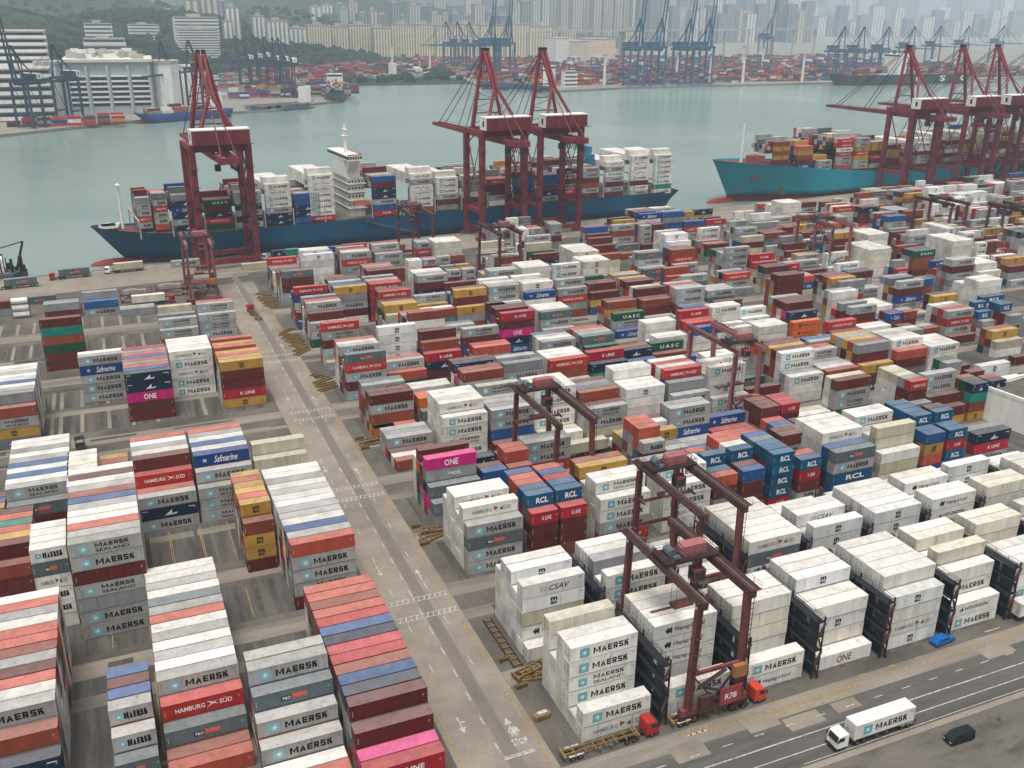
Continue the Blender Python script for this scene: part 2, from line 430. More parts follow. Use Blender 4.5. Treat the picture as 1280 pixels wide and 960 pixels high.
REEFER = set('RrWwCchPAQUt')
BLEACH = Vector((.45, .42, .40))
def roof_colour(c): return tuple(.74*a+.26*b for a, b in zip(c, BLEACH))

def artwork(code, L, H):
    """(lettering Print, emblem Print) for one side wall"""
    a, e = Print(), Print(); k = L/12.19; z = H*.5
    if code in 'MRmr':
        q = min(H*.60, L*.165); x = L*.135; sq = SKY_ if code in 'Mm' else TEAL
        if code in 'mr': q *= .9
        e.rect(x, z-q/2, q, q, sq, 0); e.fan(star(x+q/2, z, q*.42), (x+q/2, z), (.72,.78,.80), .006)
        if code in 'MR': a.word('MAERSK', L*.335, z-H*.20, L*.53, H*.40, BLK)
        else:
            a.word('MAERSK', L*.36, z+H*.03, L*.46, H*.28, BLK); a.text('SEALAND', L*.36, z-H*.30, L*.46, H*.21, BLK, .012)
    elif code in 'Hh':
        c = WHT if code == 'H' else (.16,.16,.16)
        a.text('HAMBURG', L*.16, z-H*.15, L*.36, H*.30, c, .012); a.text('SÜD', L*.70, z-H*.15, L*.16, H*.36, c, .012)
        x = L*.61
        if code == 'H':
            e.poly([(x-L*.075,z-H*.24),(x+L*.01,z-H*.02),(x+L*.075,z+H*.16),(x-L*.005,z+H*.03)], WHT)
            e.poly([(x-L*.07,z+H*.22),(x-L*.005,z+H*.0),(x+L*.085,z-H*.12),(x+L*.01,z+H*.07)], WHT, .004)
        else:
            e.poly([(x-L*.055,z+H*.26),(x-L*.055,z-H*.12),(x+L*.03,z+H*.08)], (.34,.035,.045))
            e.poly([(x+L*.05,z-H*.12),(x+L*.085,z+H*.16),(x+L*.11,z-H*.12)], (.05,.05,.055))
    elif code in 'Oo' and code == 'O':
        a.text('ONE', L*.36, z-H*.27, L*.27, H*.54, WHT, .02)
    elif code == 'Q':
        a.text('ONE', L*.36, z-H*.27, L*.28, H*.54, (.22,.02,.05), .02)
    elif code == 'S':
        a.text('Safmarine', L*.36, z-H*.27, L*.42, H*.58, WHT, .008, .35)
        e.rect(L*.16, z-H*.13, L*.06, H*.26, (.55,.6,.68)); e.rect(L*.18, z-H*.13, L*.008, H*.26, (.01,.05,.2), .004); e.rect(L*.16, z-.03, L*.06, .06, (.01,.05,.2), .004)
    elif code == 'N':
        x = L*.52
        e.poly([(x-L*.1,z-H*.2),(x+L*.02,z-H*.12),(x+L*.03,z+H*.24),(x-L*.02,z+H*.02)], WHT)
        e.poly([(x-L*.12,z-H*.26),(x+L*.12,z-H*.06),(x+L*.1,z-H*.2)], WHT, .004)
        e.rect(L*.04, z+H*.3, L*.1, H*.05, (.6,.62,.64)); e.rect(L*.84, z+H*.2, L*.11, H*.07, (.6,.62,.64))
    elif code == 'K': a.text('K LINE', L*.40, z-H*.16, L*.34, H*.32, WHT, .02)
    elif code == 'X': a.text('RCL', L*.34, z-H*.25, L*.46, H*.48, WHT, .035)
    elif code == 'F':
        e.rect(L*.34, z-H*.2, L*.13, H*.32, (.012,.015,.04)); e.rect(L*.47, z-H*.16, L*.2, H*.34, (.50,.10,.06))
        a.text('P&O', L*.36, z-H*.14, L*.1, H*.2, WHT, .02, 0, .006); a.text('Nedlloyd', L*.485, z-H*.09, L*.17, H*.22, (.62,.28,.22), .01, 0, .006)
    elif code in 'Pp':
        c = (.02,.022,.05) if code == 'P' else (.05,.03,.04)
        for i in (0, 1):
            x = L*(.17+.045*i); e.poly([(x,z),(x+L*.05,z-H*.24),(x+L*.065,z-H*.05),(x+L*.06,z+H*.24),(x+L*.035,z+H*.18)], c, .004*i)
        a.text('Hapag-Lloyd', L*.32, z-H*.2, L*.48, H*.36, c, .012, .1)
    elif code == 'A':
        a.text('CSAV', L*.42, z-H*.2, L*.34, H*.38, BLK, .012, .3)
        for p in range(3): e.rect(L*.28, z-H*.15+p*H*.14, L*.11, H*.05, (.62,.30,.28))
        e.rect(L*.28, z-H*.15, L*.012, H*.33, (.62,.30,.28), .004); e.rect(L*.38, z-H*.15, L*.012, H*.33, (.62,.30,.28), .004)
    elif code == 'U':
        e.poly([(L*.18,z-H*.12),(L*.27,z-H*.12),(L*.25,z+H*.15)], BLK); a.text('HYUNDAI', L*.30, z-H*.13, L*.48, H*.27, BLK, .02)
    elif code == 'L': a.text('MOL', L*.44, z-H*.16, L*.26, H*.32, WHT, .02)
    elif code == 'G': a.text('U A S C', L*.3, z-H*.22, L*.56, H*.4, WHT, .03)
    elif code in 'CcY':
        c = BLK if code != 'Y' else (.03,.025,.02); w = .11*L/k if k > .9 else .2*L
        w = 1.35
        a.text('m', L*.5-w/2, z+H*.0, w, H*.26, c, .05); a.text('sc', L*.5-w/2, z-H*.27, w, H*.22, c, .04)
    if code in 'MRmrWwChPAUct':
        c = (.25,.25,.24); e.rect(L*.90, H*.80, L*.07, .09, c); e.rect(L*.93, H*.72, L*.04, .07, c); e.rect(L*.02, H*.8, .5, .08, c)
    if code in 'bdoeKBYNXTgFHL':                              # stencilled number columns near the corner posts
        for j in range(3): e.rect(L*.03+.0, H*(.30+.13*j), .09, H*.085, (.62,.60,.58))
        e.rect(L*.93, H*.62, .34, .1, (.5,.48,.46)); e.rect(L*.93, H*.54, .26, .08, (.5,.48,.46))
    return a, e

# ------------------------------------------------------------------ container meshes
CW, CH = 2.438, 2.86
def wall_strip(m, p0, p1, z0, z1, period, depth, inward):
    """corrugated wall between two plan points"""
    p0, p1 = Vector(p0), Vector(p1); L = (p1-p0).length; d = (p1-p0)/L; w = Vector(inward)
    n = max(1, round(L/period)); st = L/n; pts = []
    for i in range(n):
        for f, dep in ((.0, 0), (.26, 0), (.42, depth), (.84, depth)): pts.append(p0+d*(i+f)*st+w*dep)
    pts.append(p1)
    vs = [(p.x, p.y, z) for z in (z0, z1) for p in pts]; k = len(pts)
    m.add(vs, [(i, i+1, k+i+1, k+i) for i in range(k-1)])

def container_meshes(L, reefer):
    W, H = CW, CH; x0, x1, y0, y1 = 0, L, 0, W
    r = {}
    m = MB()                                                # frame and walls
    for x in (0, L-.16):
        for y in (0, W-.16): m.box(x, x+.16, y, y+.16, 0, H)
    for z0_, z1_ in ((H-.11, H-.005),):
        m.box(.16, L-.16, .0, .06, z0_, z1_); m.box(.16, L-.16, W-.06, W, z0_, z1_)
    m.box(L-.06, L, .16, W-.16, .02, .17); m.box(L-.06, L, .16, W-.16, H-.11, H-.005)
    m.box(0, .06, .16, W-.16, .02, .15); m.box(0, .06, .16, W-.16, H-.1, H-.005)
    m.box(.1, L-.1, .1, W-.1, .06, .12)
    per, dep = (.28, .036) if not reefer else (.6, .006)
    wall_strip(m, (.16, .012), (L-.16, .012), .17, H-.11, per, dep, (0, 1))
    wall_strip(m, (L-.16, W-.012), (.16, W-.012), .17, H-.11, per, dep, (0, -1))
    wall_strip(m, (L-.012, .16), (L-.012, W-.16), .17, H-.11, .25, dep, (-1, 0))
    if reefer:
        m.box(L-.05, L-.008, .5, W-.5, H*.48, H*.86)
    r['body'] = m.mesh('body', PAINT)
    m = MB()
    n = int(L/ (.42 if not reefer else 1.0)); st = (L-.12)/n
    if reefer: m.box(.0, L, .0, W, H-.006, H+.006)
    else:
        vs, k = [], 0
        for i in range(n):
            for f, h in ((.0, 0), (.3, 0), (.45, -.022), (.85, -.022)): vs.append((.06+(i+f)*st, h))
        vs.append((L-.06, 0)); k = len(vs)
        m.add([(x, y, H-.004+h) for y in (.06, W-.06) for x, h in vs], [(i, i+1, k+i+1, k+i) for i in range(k-1)])
        for x in (0, L-.3):
            m.box(x, x+.3, .0, W, H-.006, H+.004)
        m.box(.3, L-.3, .0, .06, H-.006, H+.003); m.box(.3, L-.3, W-.06, W, H-.006, H+.003)
    r['roof'] = m.mesh('roof', ROOF)
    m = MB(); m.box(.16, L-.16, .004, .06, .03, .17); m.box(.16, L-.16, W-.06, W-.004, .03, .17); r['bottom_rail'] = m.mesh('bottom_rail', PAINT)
    m = MB(); m.box(.004, .045, .17, W/2-.008, .15, H-.1)   # door leaf
    m.box(-.006, .004, .23, W/2-.06, .22, H*.47); m.box(-.006, .004, .23, W/2-.06, H*.53, H-.17)
    r['door'] = m.mesh('door', PAINT)
    m = MB()
    for y in (.42, .86): m.tube((-.03, y, .08), (-.03, y, H-.05), .022, 6)
    m.box(-.05, -.02, .42, .72, H*.42, H*.45); m.box(-.05, -.02, .86, 1.1, H*.38, H*.41)
    r['locking_bar'] = m.mesh('locking_bar', STEEL)
    m = MB()
    for x in (-.004, L-.174):
        for y in (-.004, W-.158):
            for z in (-.001, H-.117): m.box(x, x+.178, y, y+.162, z, z+.122)
    r['corner_casting'] = m.mesh('corner_casting', PAINT)
    return r

CM = {(L, k): container_meshes(ln, k) for L, ln in ((40, 12.192), (20, 6.058)) for k in (False, True)}
LEN = {40: 12.192, 20: 6.058}
ART = {}
def art(code, L):
    if (code, L) not in ART:
        a, e = artwork(code, LEN[L], CH)
        ART[code, L] = (a, e, a.mb.mesh('lettering', PRINT) if a.mb.f else None, e.mb.mesh('emblem', PRINT) if e.mb.f else None)
    return ART[code, L]
# print stands 4 mm off the outermost wall plane
PRINT_Y = -.004

BOXES = []       # every container of the yard
DRY = 'MMMMMMmmmdddbbbooooHHggggFFNSYYBVtWWKe'
def pick(code):
    return rnd.choice('WWWRwC') if code in REEFER else rnd.choice(DRY)
def stack(x, y, n, codes='', L=40, where=('', '', ''), z=0):
    """n-high stack, codes listed from the top"""
    cs = list(codes)
    while len(cs) < n: cs.append(pick(cs[-1] if cs else 'd'))
    cs = cs[:n]
    for i, c in enumerate(cs):
        t = n-1-i
        BOXES.append(dict(x=x+rnd.uniform(-.05, .05), y=y+rnd.uniform(-.04, .04), z=z+t*(CH+.008), L=L, c=c, t=t, n=n, where=where))
# ------------------------------------------------------------------ the stacks of the yard
# gantry blocks: pairs a/b of six rows; one line per bay:  block x [/] | row n codes ; ...
GRID = """
B1a 58.2|0 2 Rh;1 1 W;2 5 RRrRR;3 5 W;4 3 W;5 5 w
B1a 73.6|0 2 RW;2 5 PPPWW;3 5 h;4 5 W;5 5 w
B1a 89.0|0 2 RP;1 1 W;2 5 Www;3 5 W;4 5 W;5 4 W
B1a 104.4|0 1 Q;1 4 WCw;2 4 W;3 5 CC;4 5 W;5 5 W
B1a 119.8|0 4 CWhC;1 5 W;2 5 W;3 5 W;4 5 W;5 5 W
B1a 135.2|0 2 UR;1 4 WR;2 5 w;3 4 W;4 5 w;5 5 W
B1a 150.6|0 4 CWR;1 4 W;2 4 W;3 3 W;4 5 w;5 5 wC
B1a 166.0|0 4 WC;1 5 W;2 5 C;3 5 W;4 4 W;5 5 W
B1b 58.2|0 1 W;1 5 ACtPW;2 4 W;3 5 C;4 5 W;5 4 W
B1b 73.6|0 5 RRR;1 4 W;2 5 g;3 5 W;4 5 W;5 3 W
B1b 89.0|0 3 R;1 3 W;2 4 W;3 4 R;4 3 W;5 3 W
B1b 104.4|0 5 hFRW;1 5 W;2 5 W;3 5 W;4 5 W;5 5 w
B1b 119.8|0 5 CC;1 4 W;2 5 A;3 5 W;4 4 h;5 4 W
B1b 135.2|0 5 CC;1 5 W;2 5 W;3 5 W;4 5 W;5 4 W
B1b 150.6|0 5 PU;1 5 W;2 4 W;3 5 P;4 5 w;5 4 W
B1b 166.0|0 5 wW;1 5 w;2 3 W;3 3 W;4 5 CC;5 4 W
B1b 181.4|0 5 W;1 5 W;2 5 w;3 5 W;4 4 W;5 4 C
B2a 58.2|0 4 MFMM;1 5 hW;2 4 W;3 5 hW;4 5 W;5 4 W
B2a 72.4/|0 4 Kbd;1 5 X;2 5 X;3 5 e;4 5 e;5 5 B
B2a 79.2/|0 4 Kbb;1 5 X;2 5 X;3 5 K;4 5 B;5 5 e
B2a 88.6|0 4 RRM;1 5 rR;2 5 W;3 4 W;4 5 Yd;5 5 o
B2a 104.4|0 4 RRhW;1 5 RR;2 5 W;3 4 g;4 4 e;5 4 M
B2a 117.6/|0 4 eb;1 4 X;2 5 XX;3 4 W;4 4 X;5 4 e
B2a 125.2/|0 4 Bbb;1 4 d;2 5 XX;3 5 W;4 5 e;5 5 e
B2a 133.2/|0 5 XXXXK;1 5 X;2 5 X;3 5 F;4 5 B;5 4 X
B2a 141.4/|0 4 XKb;1 4 e;2 3 X;3 5 b;4 5 b;5 4 X
B2a 151.6|0 4 FMXX;1 4 B;2 5 hW;3 5 W;4 5 W;5 5 W
B2a 166.2|0 3 Wt;1 5 tt;2 4 W;3 4 M;4 5 RM;5 5 W
B2a 180.2/|0 4 BYe;1 4 X;2 5 X;3 5 X;4 5 X;5 5 X
B2a 187.6/|0 4 XKX;1 4 X;2 5 X;3 5 d;4 4 X;5 3 e
B2a 197.4|0 3 NKM;1 3 g;2 2 t
B2b 58.2|0 2 F;1 3 FO;2 5 OLNO;3 4 d;4 5 dpG;5 4 W
B2b 72.0/|0 2 e;2 3 BK;3 3 b;5 3 N
B2b 78.6/|1 2 d;2 3 o;3 4 ed;4 4 e;5 3 b
B2b 85.0|0 2 e;1 2 o;4 4 MMH;5 4 M
B2b 98.5|0 1 e;1 1 o
B2b 111.6/|1 5 ee;2 5 e;3 5 e;4 3 g;0 4 Md
B2b 118.4/|2 4 Yg;0 3 M;1 3 F;5 4 b;4 4 W
B2b 125.4|4 5 MMS;0 2 N;1 2 B;2 2 g;3 2 M;5 5 g
B2b 138.8|0 2 B;1 2 W;2 2 e;3 2 e;4 2 H;5 3 S
B2b 151.9/|3 4 bb;0 3 F;1 3 B;2 3 e;4 4 b
B2b 158.6/|3 4 Kd;0 3 b;1 3 b;5 4 K;4 4 K
B2b 166.0|4 2 W;5 2 t
B2b 179.0|4 5 dMmG;5 5 t;0 2 b;1 2 X;2 1 W
B2b 198.0/|1 5 Hd;2 5 gd;3 5 t;0 3 g
B2b 205.4|2 5 MMMg;3 4 M;0 2 d;1 3 b;5 3 t
B2b 219.0/|0 4 NTo;1 4 Go;2 4 o;4 5 gt;3 3 e
B2b 225.8/|0 4 Nod;1 4 o;2 3 e;3 4 d
B3a 58.2|0 1 o;1 1 W;2 1 b;3 2 M;4 2 g;5 2 M
B3a 71.6|1 4 RRrR;2 5 hW;3 5 W;4 5 W;5 5 W
B3a 85.0|1 4 MMBH;2 4 g;3 4 M;4 4 M;5 5 mM;0 1 b
B3a 98.5|2 5 RrRR;3 5 W;4 5 W;5 5 W;0 1 W
B3a 112.0|0 3 mMt;1 3 d;2 4 o;3 4 F;4 4 g
B3a 125.2|1 4 CWW;2 4 W;4 5 W;5 5 W;3 4 W
B3a 138.8|0 3 MM;1 4 g;2 5 HS;3 5 W;4 5 H;5 5 W
B3a 152.3|0 2 RR;1 5 RW;2 4 W;3 5 h;4 4 N;5 4 B
B3a 165.8|0 1 d;1 2 d;4 2 G;5 2 N
B3a 179.2|0 3 RW;1 3 g;2 5 RRR;3 5 d;4 5 Y;5 5 d
B3a 192.8|0 3 oB;1 3 W;2 3 M;3 3 g;4 4 m;5 4 H
B3a 206.2|0 3 YbG;1 5 gd;2 5 o;3 5 Y;4 5 g;5 5 Y
B3a 219.7|0 4 edFB;1 5 R;2 5 W;3 5 M;4 5 W;5 4 d
B3a 233.1|0 4 RhR;1 4 W;2 4 W;3 4 W;4 3 T
B3a 272.0|4 3 Ydg;5 3 o;3 2 t
B3b 58.2|0 1 e;1 4 dM;2 4 d
B3b 58.2/|5 2 g;4 2 M
B3b 72.0|4 3 W;1 3 p;2 3 p
B3b 85.0|1 5 o;2 5 o;4 5 N;5 5 d;3 4 O
B3b 98.5|2 5 g;4 5 M;5 4 e
B3b 112.0|1 5 Ho;2 5 W;3 5 W;0 3 M
B3b 125.4|1 4 NT;2 5 K;3 4 G;4 4 N
B3b 138.8|0 3 e;1 3 W;3 3 B;4 4 N
B3b 151.8|5 4 Gb;4 3 o;2 3 B
B3b 192.0|2 3 d;3 3 d;4 2 H;1 3 Y
B3b 268.6|2 4 MHMM;3 4 H;4 4 g;5 4 W;1 1 d
B3b 286.5/|3 3 X;4 4 X;5 3 e
B3b 293.5/|2 4 X;3 4 X;4 3 d
B4a 58.2|0 5 FHMd;1 4 g;3 5 M;5 5 ee;4 5 W
B4a 71.6|1 2 e;2 3 MM;3 3 e;5 6 CCCC
B4a 85.0|3 3 KN;4 4 o;5 5 d
B4a 124.0|2 3 M;3 3 W;4 3 M
B4a 138.8|2 3 FM;1 2 G;3 3 M
B4a 221.0|0 2 pp;1 3 N;2 4 dO;3 4 d;4 4 d
B4a 259.5|0 1 B;1 1 d;2 2 W
B4a 273.4|0 1 M;2 5 MdSm
B4a 312.5|1 4 WWW;2 4 W;0 2 X
B4b 58.2|4 5 HmdM;5 4 e
B4b 85.0|1 6 o;2 5 d;3 5 b
B4b 116.4|0 5 KbON;2 5 dOg;3 5 d;1 4 d
B4b 116.4/|4 5 dBBN;5 5 d
B4b 133.4|2 4 FMM;3 4 W;4 4 W;1 2 M
B4b 161.0|0 1 S;1 3 G;3 4 oY;4 4 d
B4b 174.0|2 4 od;3 4 d;4 5 d;1 2 M
B4b 188.2|0 3 BMM;2 5 MM;3 5 M
B4b 203.6|1 3 bKg;3 4 M;4 4 m
B4b 236.0|3 5 dddpd;4 5 d
B4b 296.0/|4 5 gSHM;3 4 HM;5 4 M
B4b 320.5|1 5 MdMgM;2 5 M;3 4 F
B4b 334.0|1 4 WW;2 4 W;3 4 W;4 4 W;0 3 W
B4b 354.0|2 4 YoYY;1 3 d;3 4 o
B5a 58.2/|0 3 MM
B5a 65.0/|0 3 MM
B5a 58.2|1 4 d;2 5 M;3 5 H
B5a 111.5|1 5 Yd;2 5 d
B5a 124.8|1 5 MM;2 5 M;3 5 W
B5a 138.4|0 4 SW;1 5 c;2 5 W
B5a 152.0|0 4 MH;1 5 MH;2 4 d
B5a 165.8|0 3 dY;1 4 d;2 4 d
B5a 181.0|0 4 dH;1 4 d;2 4 Y
B5a 231.0|2 3 HMm;3 3 N;1 1 g
B5a 301.0|0 5 W;1 5 W;2 5 W;3 5 W;4 5 W
B5a 307.0/|1 4 ee
B5a 327.0|0 4 Goo;1 4 B;2 4 d
B5a 349.0|0 5 W;1 5 W;2 5 W;3 5 W;4 5 R
B5b 58.2|2 5 HSM;3 4 d
B5b 105.0|2 5 MdNH;3 5 g;4 5 W;1 2 e
B5b 133.4|1 5 MM;2 5 M;3 4 M
B5b 147.4|1 5 WW;2 5 W;3 5 W;4 5 W
B5b 161.0|1 5 RR;2 4 W
B5b 174.6|1 5 cc;2 5 w;3 5 W
B5b 203.0|1 3 F;3 5 FM;4 5 M
B5b 219.5|3 5 oHdM;4 5 o;2 3 M
B5b 244.0|1 5 MMM;2 4 M
B5b 309.0|4 5 YddN;3 3 d
B5b 281.0|5 5 gFMM;4 4 d
B5b 322.0|1 5 WW;2 5 W;3 5 W;4 5 W;5 5 W
B5b 347.0|1 5 WMM;2 4 M
B6a 58.2|0 5 Fdd;1 5 b;2 4 d
B6a 78.0/|1 3 St;2 3 e
B6a 92.0|0 4 dMHd;1 4 d
B6a 148.6|1 4 o;2 4 W
B6a 184.0|0 4 cc;1 4 w;2 4 W
B6a 196.4|4 5 d;3 4 d
B6a 254.5|1 3 dGg;2 3 e
B6a 272.0|0 4 tdt;2 5 M
B6a 362.0|1 5 B;2 5 B
B6b 87.0|0 5 MHMMM;1 5 W;2 5 H
B6b 102.6|2 4 MM;4 5 M;3 4 d
B6b 122.0/|3 5 MHSg
B6b 129.4|2 5 wwRRM;3 5 W
B6b 172.0|1 5 Mt;2 4 d
B6b 205.6|4 5 BM;3 4 d;5 5 e
B6b 220.0|4 5 MoM;5 4 M
B6b 232.6/|2 5 MMm
B6b 239.5/|2 5 dH
B6b 271.5|5 3 RRh
B6b 354.0|4 5 Htt
B6b 366.6|2 5 Ndd;3 5 d
B6b 388.0|1 3 gMR;2 4 M
B7a 166.0|1 4 MMM;2 4 M
B7a 199.4/|2 4 gMdg
B7a 335.0|0 5 WWW;1 5 W
B7b 340.6|2 3 HgR
B7b 421.0|1 4 FMt
"""
def row_y(blk, r):
    p = int(blk[1])-1
    return 106.0 + 51.4*p + (.6 if 0 < p < 3 else 0) + (21.6 if blk[2] == 'b' else 0) + 2.6*r
ORD = ['first', 'second', 'third', 'fourth', 'fifth', 'sixth', 'seventh', 'eighth', 'ninth', 'tenth', 'eleventh', 'twelfth',
       'thirteenth', 'fourteenth', 'fifteenth', 'sixteenth', 'seventeenth', 'eighteenth', 'nineteenth', 'twentieth']
def nth(i): return ORD[i] if i < len(ORD) else f'{i+1}th'
spec = {}
for line in GRID.strip().split('\n'):
    h, b = line.split('|'); blk, xs = h.split()
    L = 20 if xs.endswith('/') else 40; x = float(xs.rstrip('/'))
    for e in b.split(';'):
        r, n, *c = e.split(); spec.setdefault(blk, {}).setdefault((x, L), {})[int(r)] = (int(n), c[0] if c else '')
XMAX = {'B1a': 172, 'B1b': 190, 'B2a': 200, 'B2b': 240, 'B3a': 280, 'B3b': 305, 'B4a': 330, 'B4b': 360, 'B5a': 400, 'B5b': 430, 'B6a': 460, 'B6b': 490, 'B7a': 540, 'B7b': 560}
NOFILL = {'B1a', 'B1b', 'B2a'}
for bi, blk in enumerate(sorted(XMAX)):
    bays = spec.get(blk, {})
    full = dict(bays)
    if blk not in NOFILL:
        x = 58.2
        while x < XMAX[blk]:
            lim = 454+.0875*x
            free = all(not (x < bx+LEN[bl]+.6 and bx < x+12.8) for bx, bl in bays)
            if blk == 'B2b' and 90 < x < 170: free = False
            if blk == 'B3a' and 243 < x < 268: free = False
            if blk in ('B7a', 'B7b') and row_y(blk, 5) > lim-42: free = False
            if blk == 'B6b' and row_y(blk, 5) > lim-40: free = False
            if blk == 'B6a' and 300 < x < 312: free = False
            if free and rnd.random() < .86:
                h = rnd.choice((2, 3, 3, 4)) if blk in ('B3a', 'B3b', 'B4a') else rnd.choice((2, 3, 4, 4, 5))
                white = rnd.random() < (.2 if x < 280 else .32); rows = {}
                for r in range(6):
                    if rnd.random() < .12: continue
                    rows[r] = (max(1, min(5, h+rnd.choice((-2, -1, 0, 0, 0)) + (1 if r > 3 else 0))), rnd.choice('WRCW') if white else '')
                if rnd.random() < .2:
                    full[(x, 20)] = rows; full[(x+6.7, 20)] = {r: (max(1, n-rnd.choice((0, 0, 1))), '') for r, (n, c) in rows.items()}
                else: full[(x, 40)] = rows
            x += 13.45
    xs = sorted({round(b[0]) for b in full})
    for (x, L), rows in full.items():
        if (x, L) in bays and blk not in NOFILL:             # rows the photograph does not show
            ks = sorted(rows); rows = dict(rows)
            for r in range(6):
                if r in rows: continue
                back = [k for k in ks if k > r]; front = [k for k in ks if k < r]
                if back:
                    n, c = rows[back[0]]; q = n-len(c)-rnd.choice((0, 1))
                    if front: q = min(q, rows[front[-1]][0])
                    if q > 0 and rnd.random() < .8: rows[r] = (min(q, 3), '')
                elif front:
                    n, c = rows[front[-1]]
                    q = n-rnd.choice((0, 0, 1)); lim = 454+.0875*x
                    if q > 0 and row_y(blk, r) < lim-40: rows[r] = (q, c[:1] if c[:1] in REEFER else '')
        bay = xs.index(round(x))
        for r, (n, c) in rows.items():
            stack(x, row_y(blk, r), n, c, L, (blk, nth(r), nth(bay)))

# stack fields on the other side of the arrowed road: x [/] y0 | n codes ; ... front to back
FIELD = """
near 23.2 106.6|2 K;2 O;3 d;4 d;4 N;4 B;4 o;4 K;4 K;4 N;4 B;4 H;4 e;4 o;4 e;4 e
near 10.2 108.9|1 W;1 e;1 W;2 M;3 M;4 F;5 M;5 M
near -2.8 120.8|1 e;1 o;2 F;3 H;4 M;4 W;4 m;4 W;4 M;4 W;4 e;4 M;4 F;4 W;4 M;4 W;4 W
near -9.9/ 121.8|2 F;3 M;4 M;4 B;4 d;4 B
near -28.9 121.0|2 b;3 N;4 o;5 M;5 W;5 e;5 d;5 M;5 o;5 e;5 e;5 W;5 M;5 e;5 W
middle 23.2 159.2|5 eMMm;5 M;5 B;5 W;5 M;5 M;5 C;5 W;5 M;5 W;5 M;5 W;5 W
middle 23.2 204.6|4 t;5 t
middle 16.6/ 176.0|4 oYYd;5 Yd;5 e;5 Y;5 Y;5 e;5 Y
middle 10.2 200.6|3 mmm;4 M;5 S;5 W;5 B;5 W;5 M;5 e
middle -2.6 200.6|3 MNM;3 e;4 H;5 b;5 W;5 M;5 W;5 e
middle -9.6/ 207.6|4 K;4 e;4 Y;4 o;4 Y
middle -15.9/ 200.4|5 W;5 W;5 w;5 W;5 w;5 W;5 W
middle -14.6 164.2|7 mMdmgMM;7 M;7 e;7 W;7 W;7 M;7 B;7 o;7 M;7 W;7 d;7 W
middle -21.4/ 170.0|6 RFhRR;6 W;6 W;6 W;5 W
middle -27.8 201.0|4 F;5 mt;5 W;5 B;5 W;5 B;5 M;5 W;5 g;5 W;5 W
middle -34.2 176.4|4 obd;5 dd;5 Y;5 e;5 T;5 e;5 d
middle -40.4 201.5|4 Y;4 B;4 d
middle -47.0 176.4|3 YoN;3 Y;3 o
far 23.3 266.9|5 YddKY;5 Y;5 e;5 Y;4 d;5 e;5 Y;4 o;5 e
far 10.6 281.4|5 hRhRR;5 W;5 W;5 W;5 R;4 W
far -2.2 266.6|5 NNObd;5 B;5 e;5 g;5 e;5 B;5 e;5 g;5 K
far -13.9 286.0|5 MSMMM;5 W
far -24.8 318.8|6 dToVbb
far -36.6 259.6|4 om;5 gFF;5 M;5 W;5 B;5 W;5 W;5 M;5 W;5 W
far -50.2 300.0|4 do;4 b
quay 10.4 322.0|3 m;4 mm;3 W;4 gg
quay 23.3 326.0|4 mmM;5 mm;5 e
quay -13.4 377.4|2 BM;3 g
quay -27.0 379.0|2 gd;2 g
quay -49.0 389.0|2 b;2 o
quay -62.4 372.0|1 g;2 d
quay -1.0 372.4|1 g;1 M
quay 12.2 370.8|1 t
quay -62.4 404.0|1 M;1 N
quay -36.0 402.6|1 F
"""
for line in FIELD.strip().split('\n'):
    h, b = line.split('|'); f, xs, y = h.split()
    L = 20 if xs.endswith('/') else 40; x = float(xs.rstrip('/'))
    for r, e in enumerate(b.split(';')):
        n, *c = e.split(); stack(x, float(y)+2.66*r, int(n), c[0] if c else '', L, (f, nth(r), x))
# single boxes on lorries and on the apron (x, y, z, code, length)
LORRY_BOX = [(97.6, 88.75, 1.35, 'R', 40, 'on the white lorry, perimeter road'), (150.2, 102.9, 1.35, 'R', 40, 'on a lorry beside reefer stacks'),
             (100.6, 199.6, 1.35, 't', 40, 'on a lorry in the gantry lane'), (160.4, 200.4, 1.35, 'R', 40, 'on the red lorry in the gantry lane'), (3.6, 384.78, 1.35, 'w', 40, 'on the red lorry near the quay gantry')]
def _ql(s, t, c, txt, L=40):
    p = Q(s, t-1.22, 1.35); LORRY_BOX.append((p.x, p.y, p.z, c, L, txt, QA))
_ql(-45.2, -17, 'F', 'on the white lorry at the quay end'); _ql(-24.2, -9.5, 'F', 'on the red quay lorry'); _ql(-2.2, -8.5, 't', 'on the white lorry beside the bow'); _ql(66, -14, 'N', 'on the lorry by the blue hull', 20); _ql(72.4, -14, 'T', 'behind the navy box on the hull-side lorry', 20)
for _s, _t, _c, _x in ((22, -10, 'M', 'standing on the quay by the bow'), (49, -29, 't', 'lying on the quay road end'), (86, -13, 'S', 'on the quay before the red box'), (101, -12, 'H', 'on the quay behind the blue box')):
    p = Q(_s, _t, 0); LORRY_BOX.append((p.x, p.y, 0, _c, 40, _x, QA))
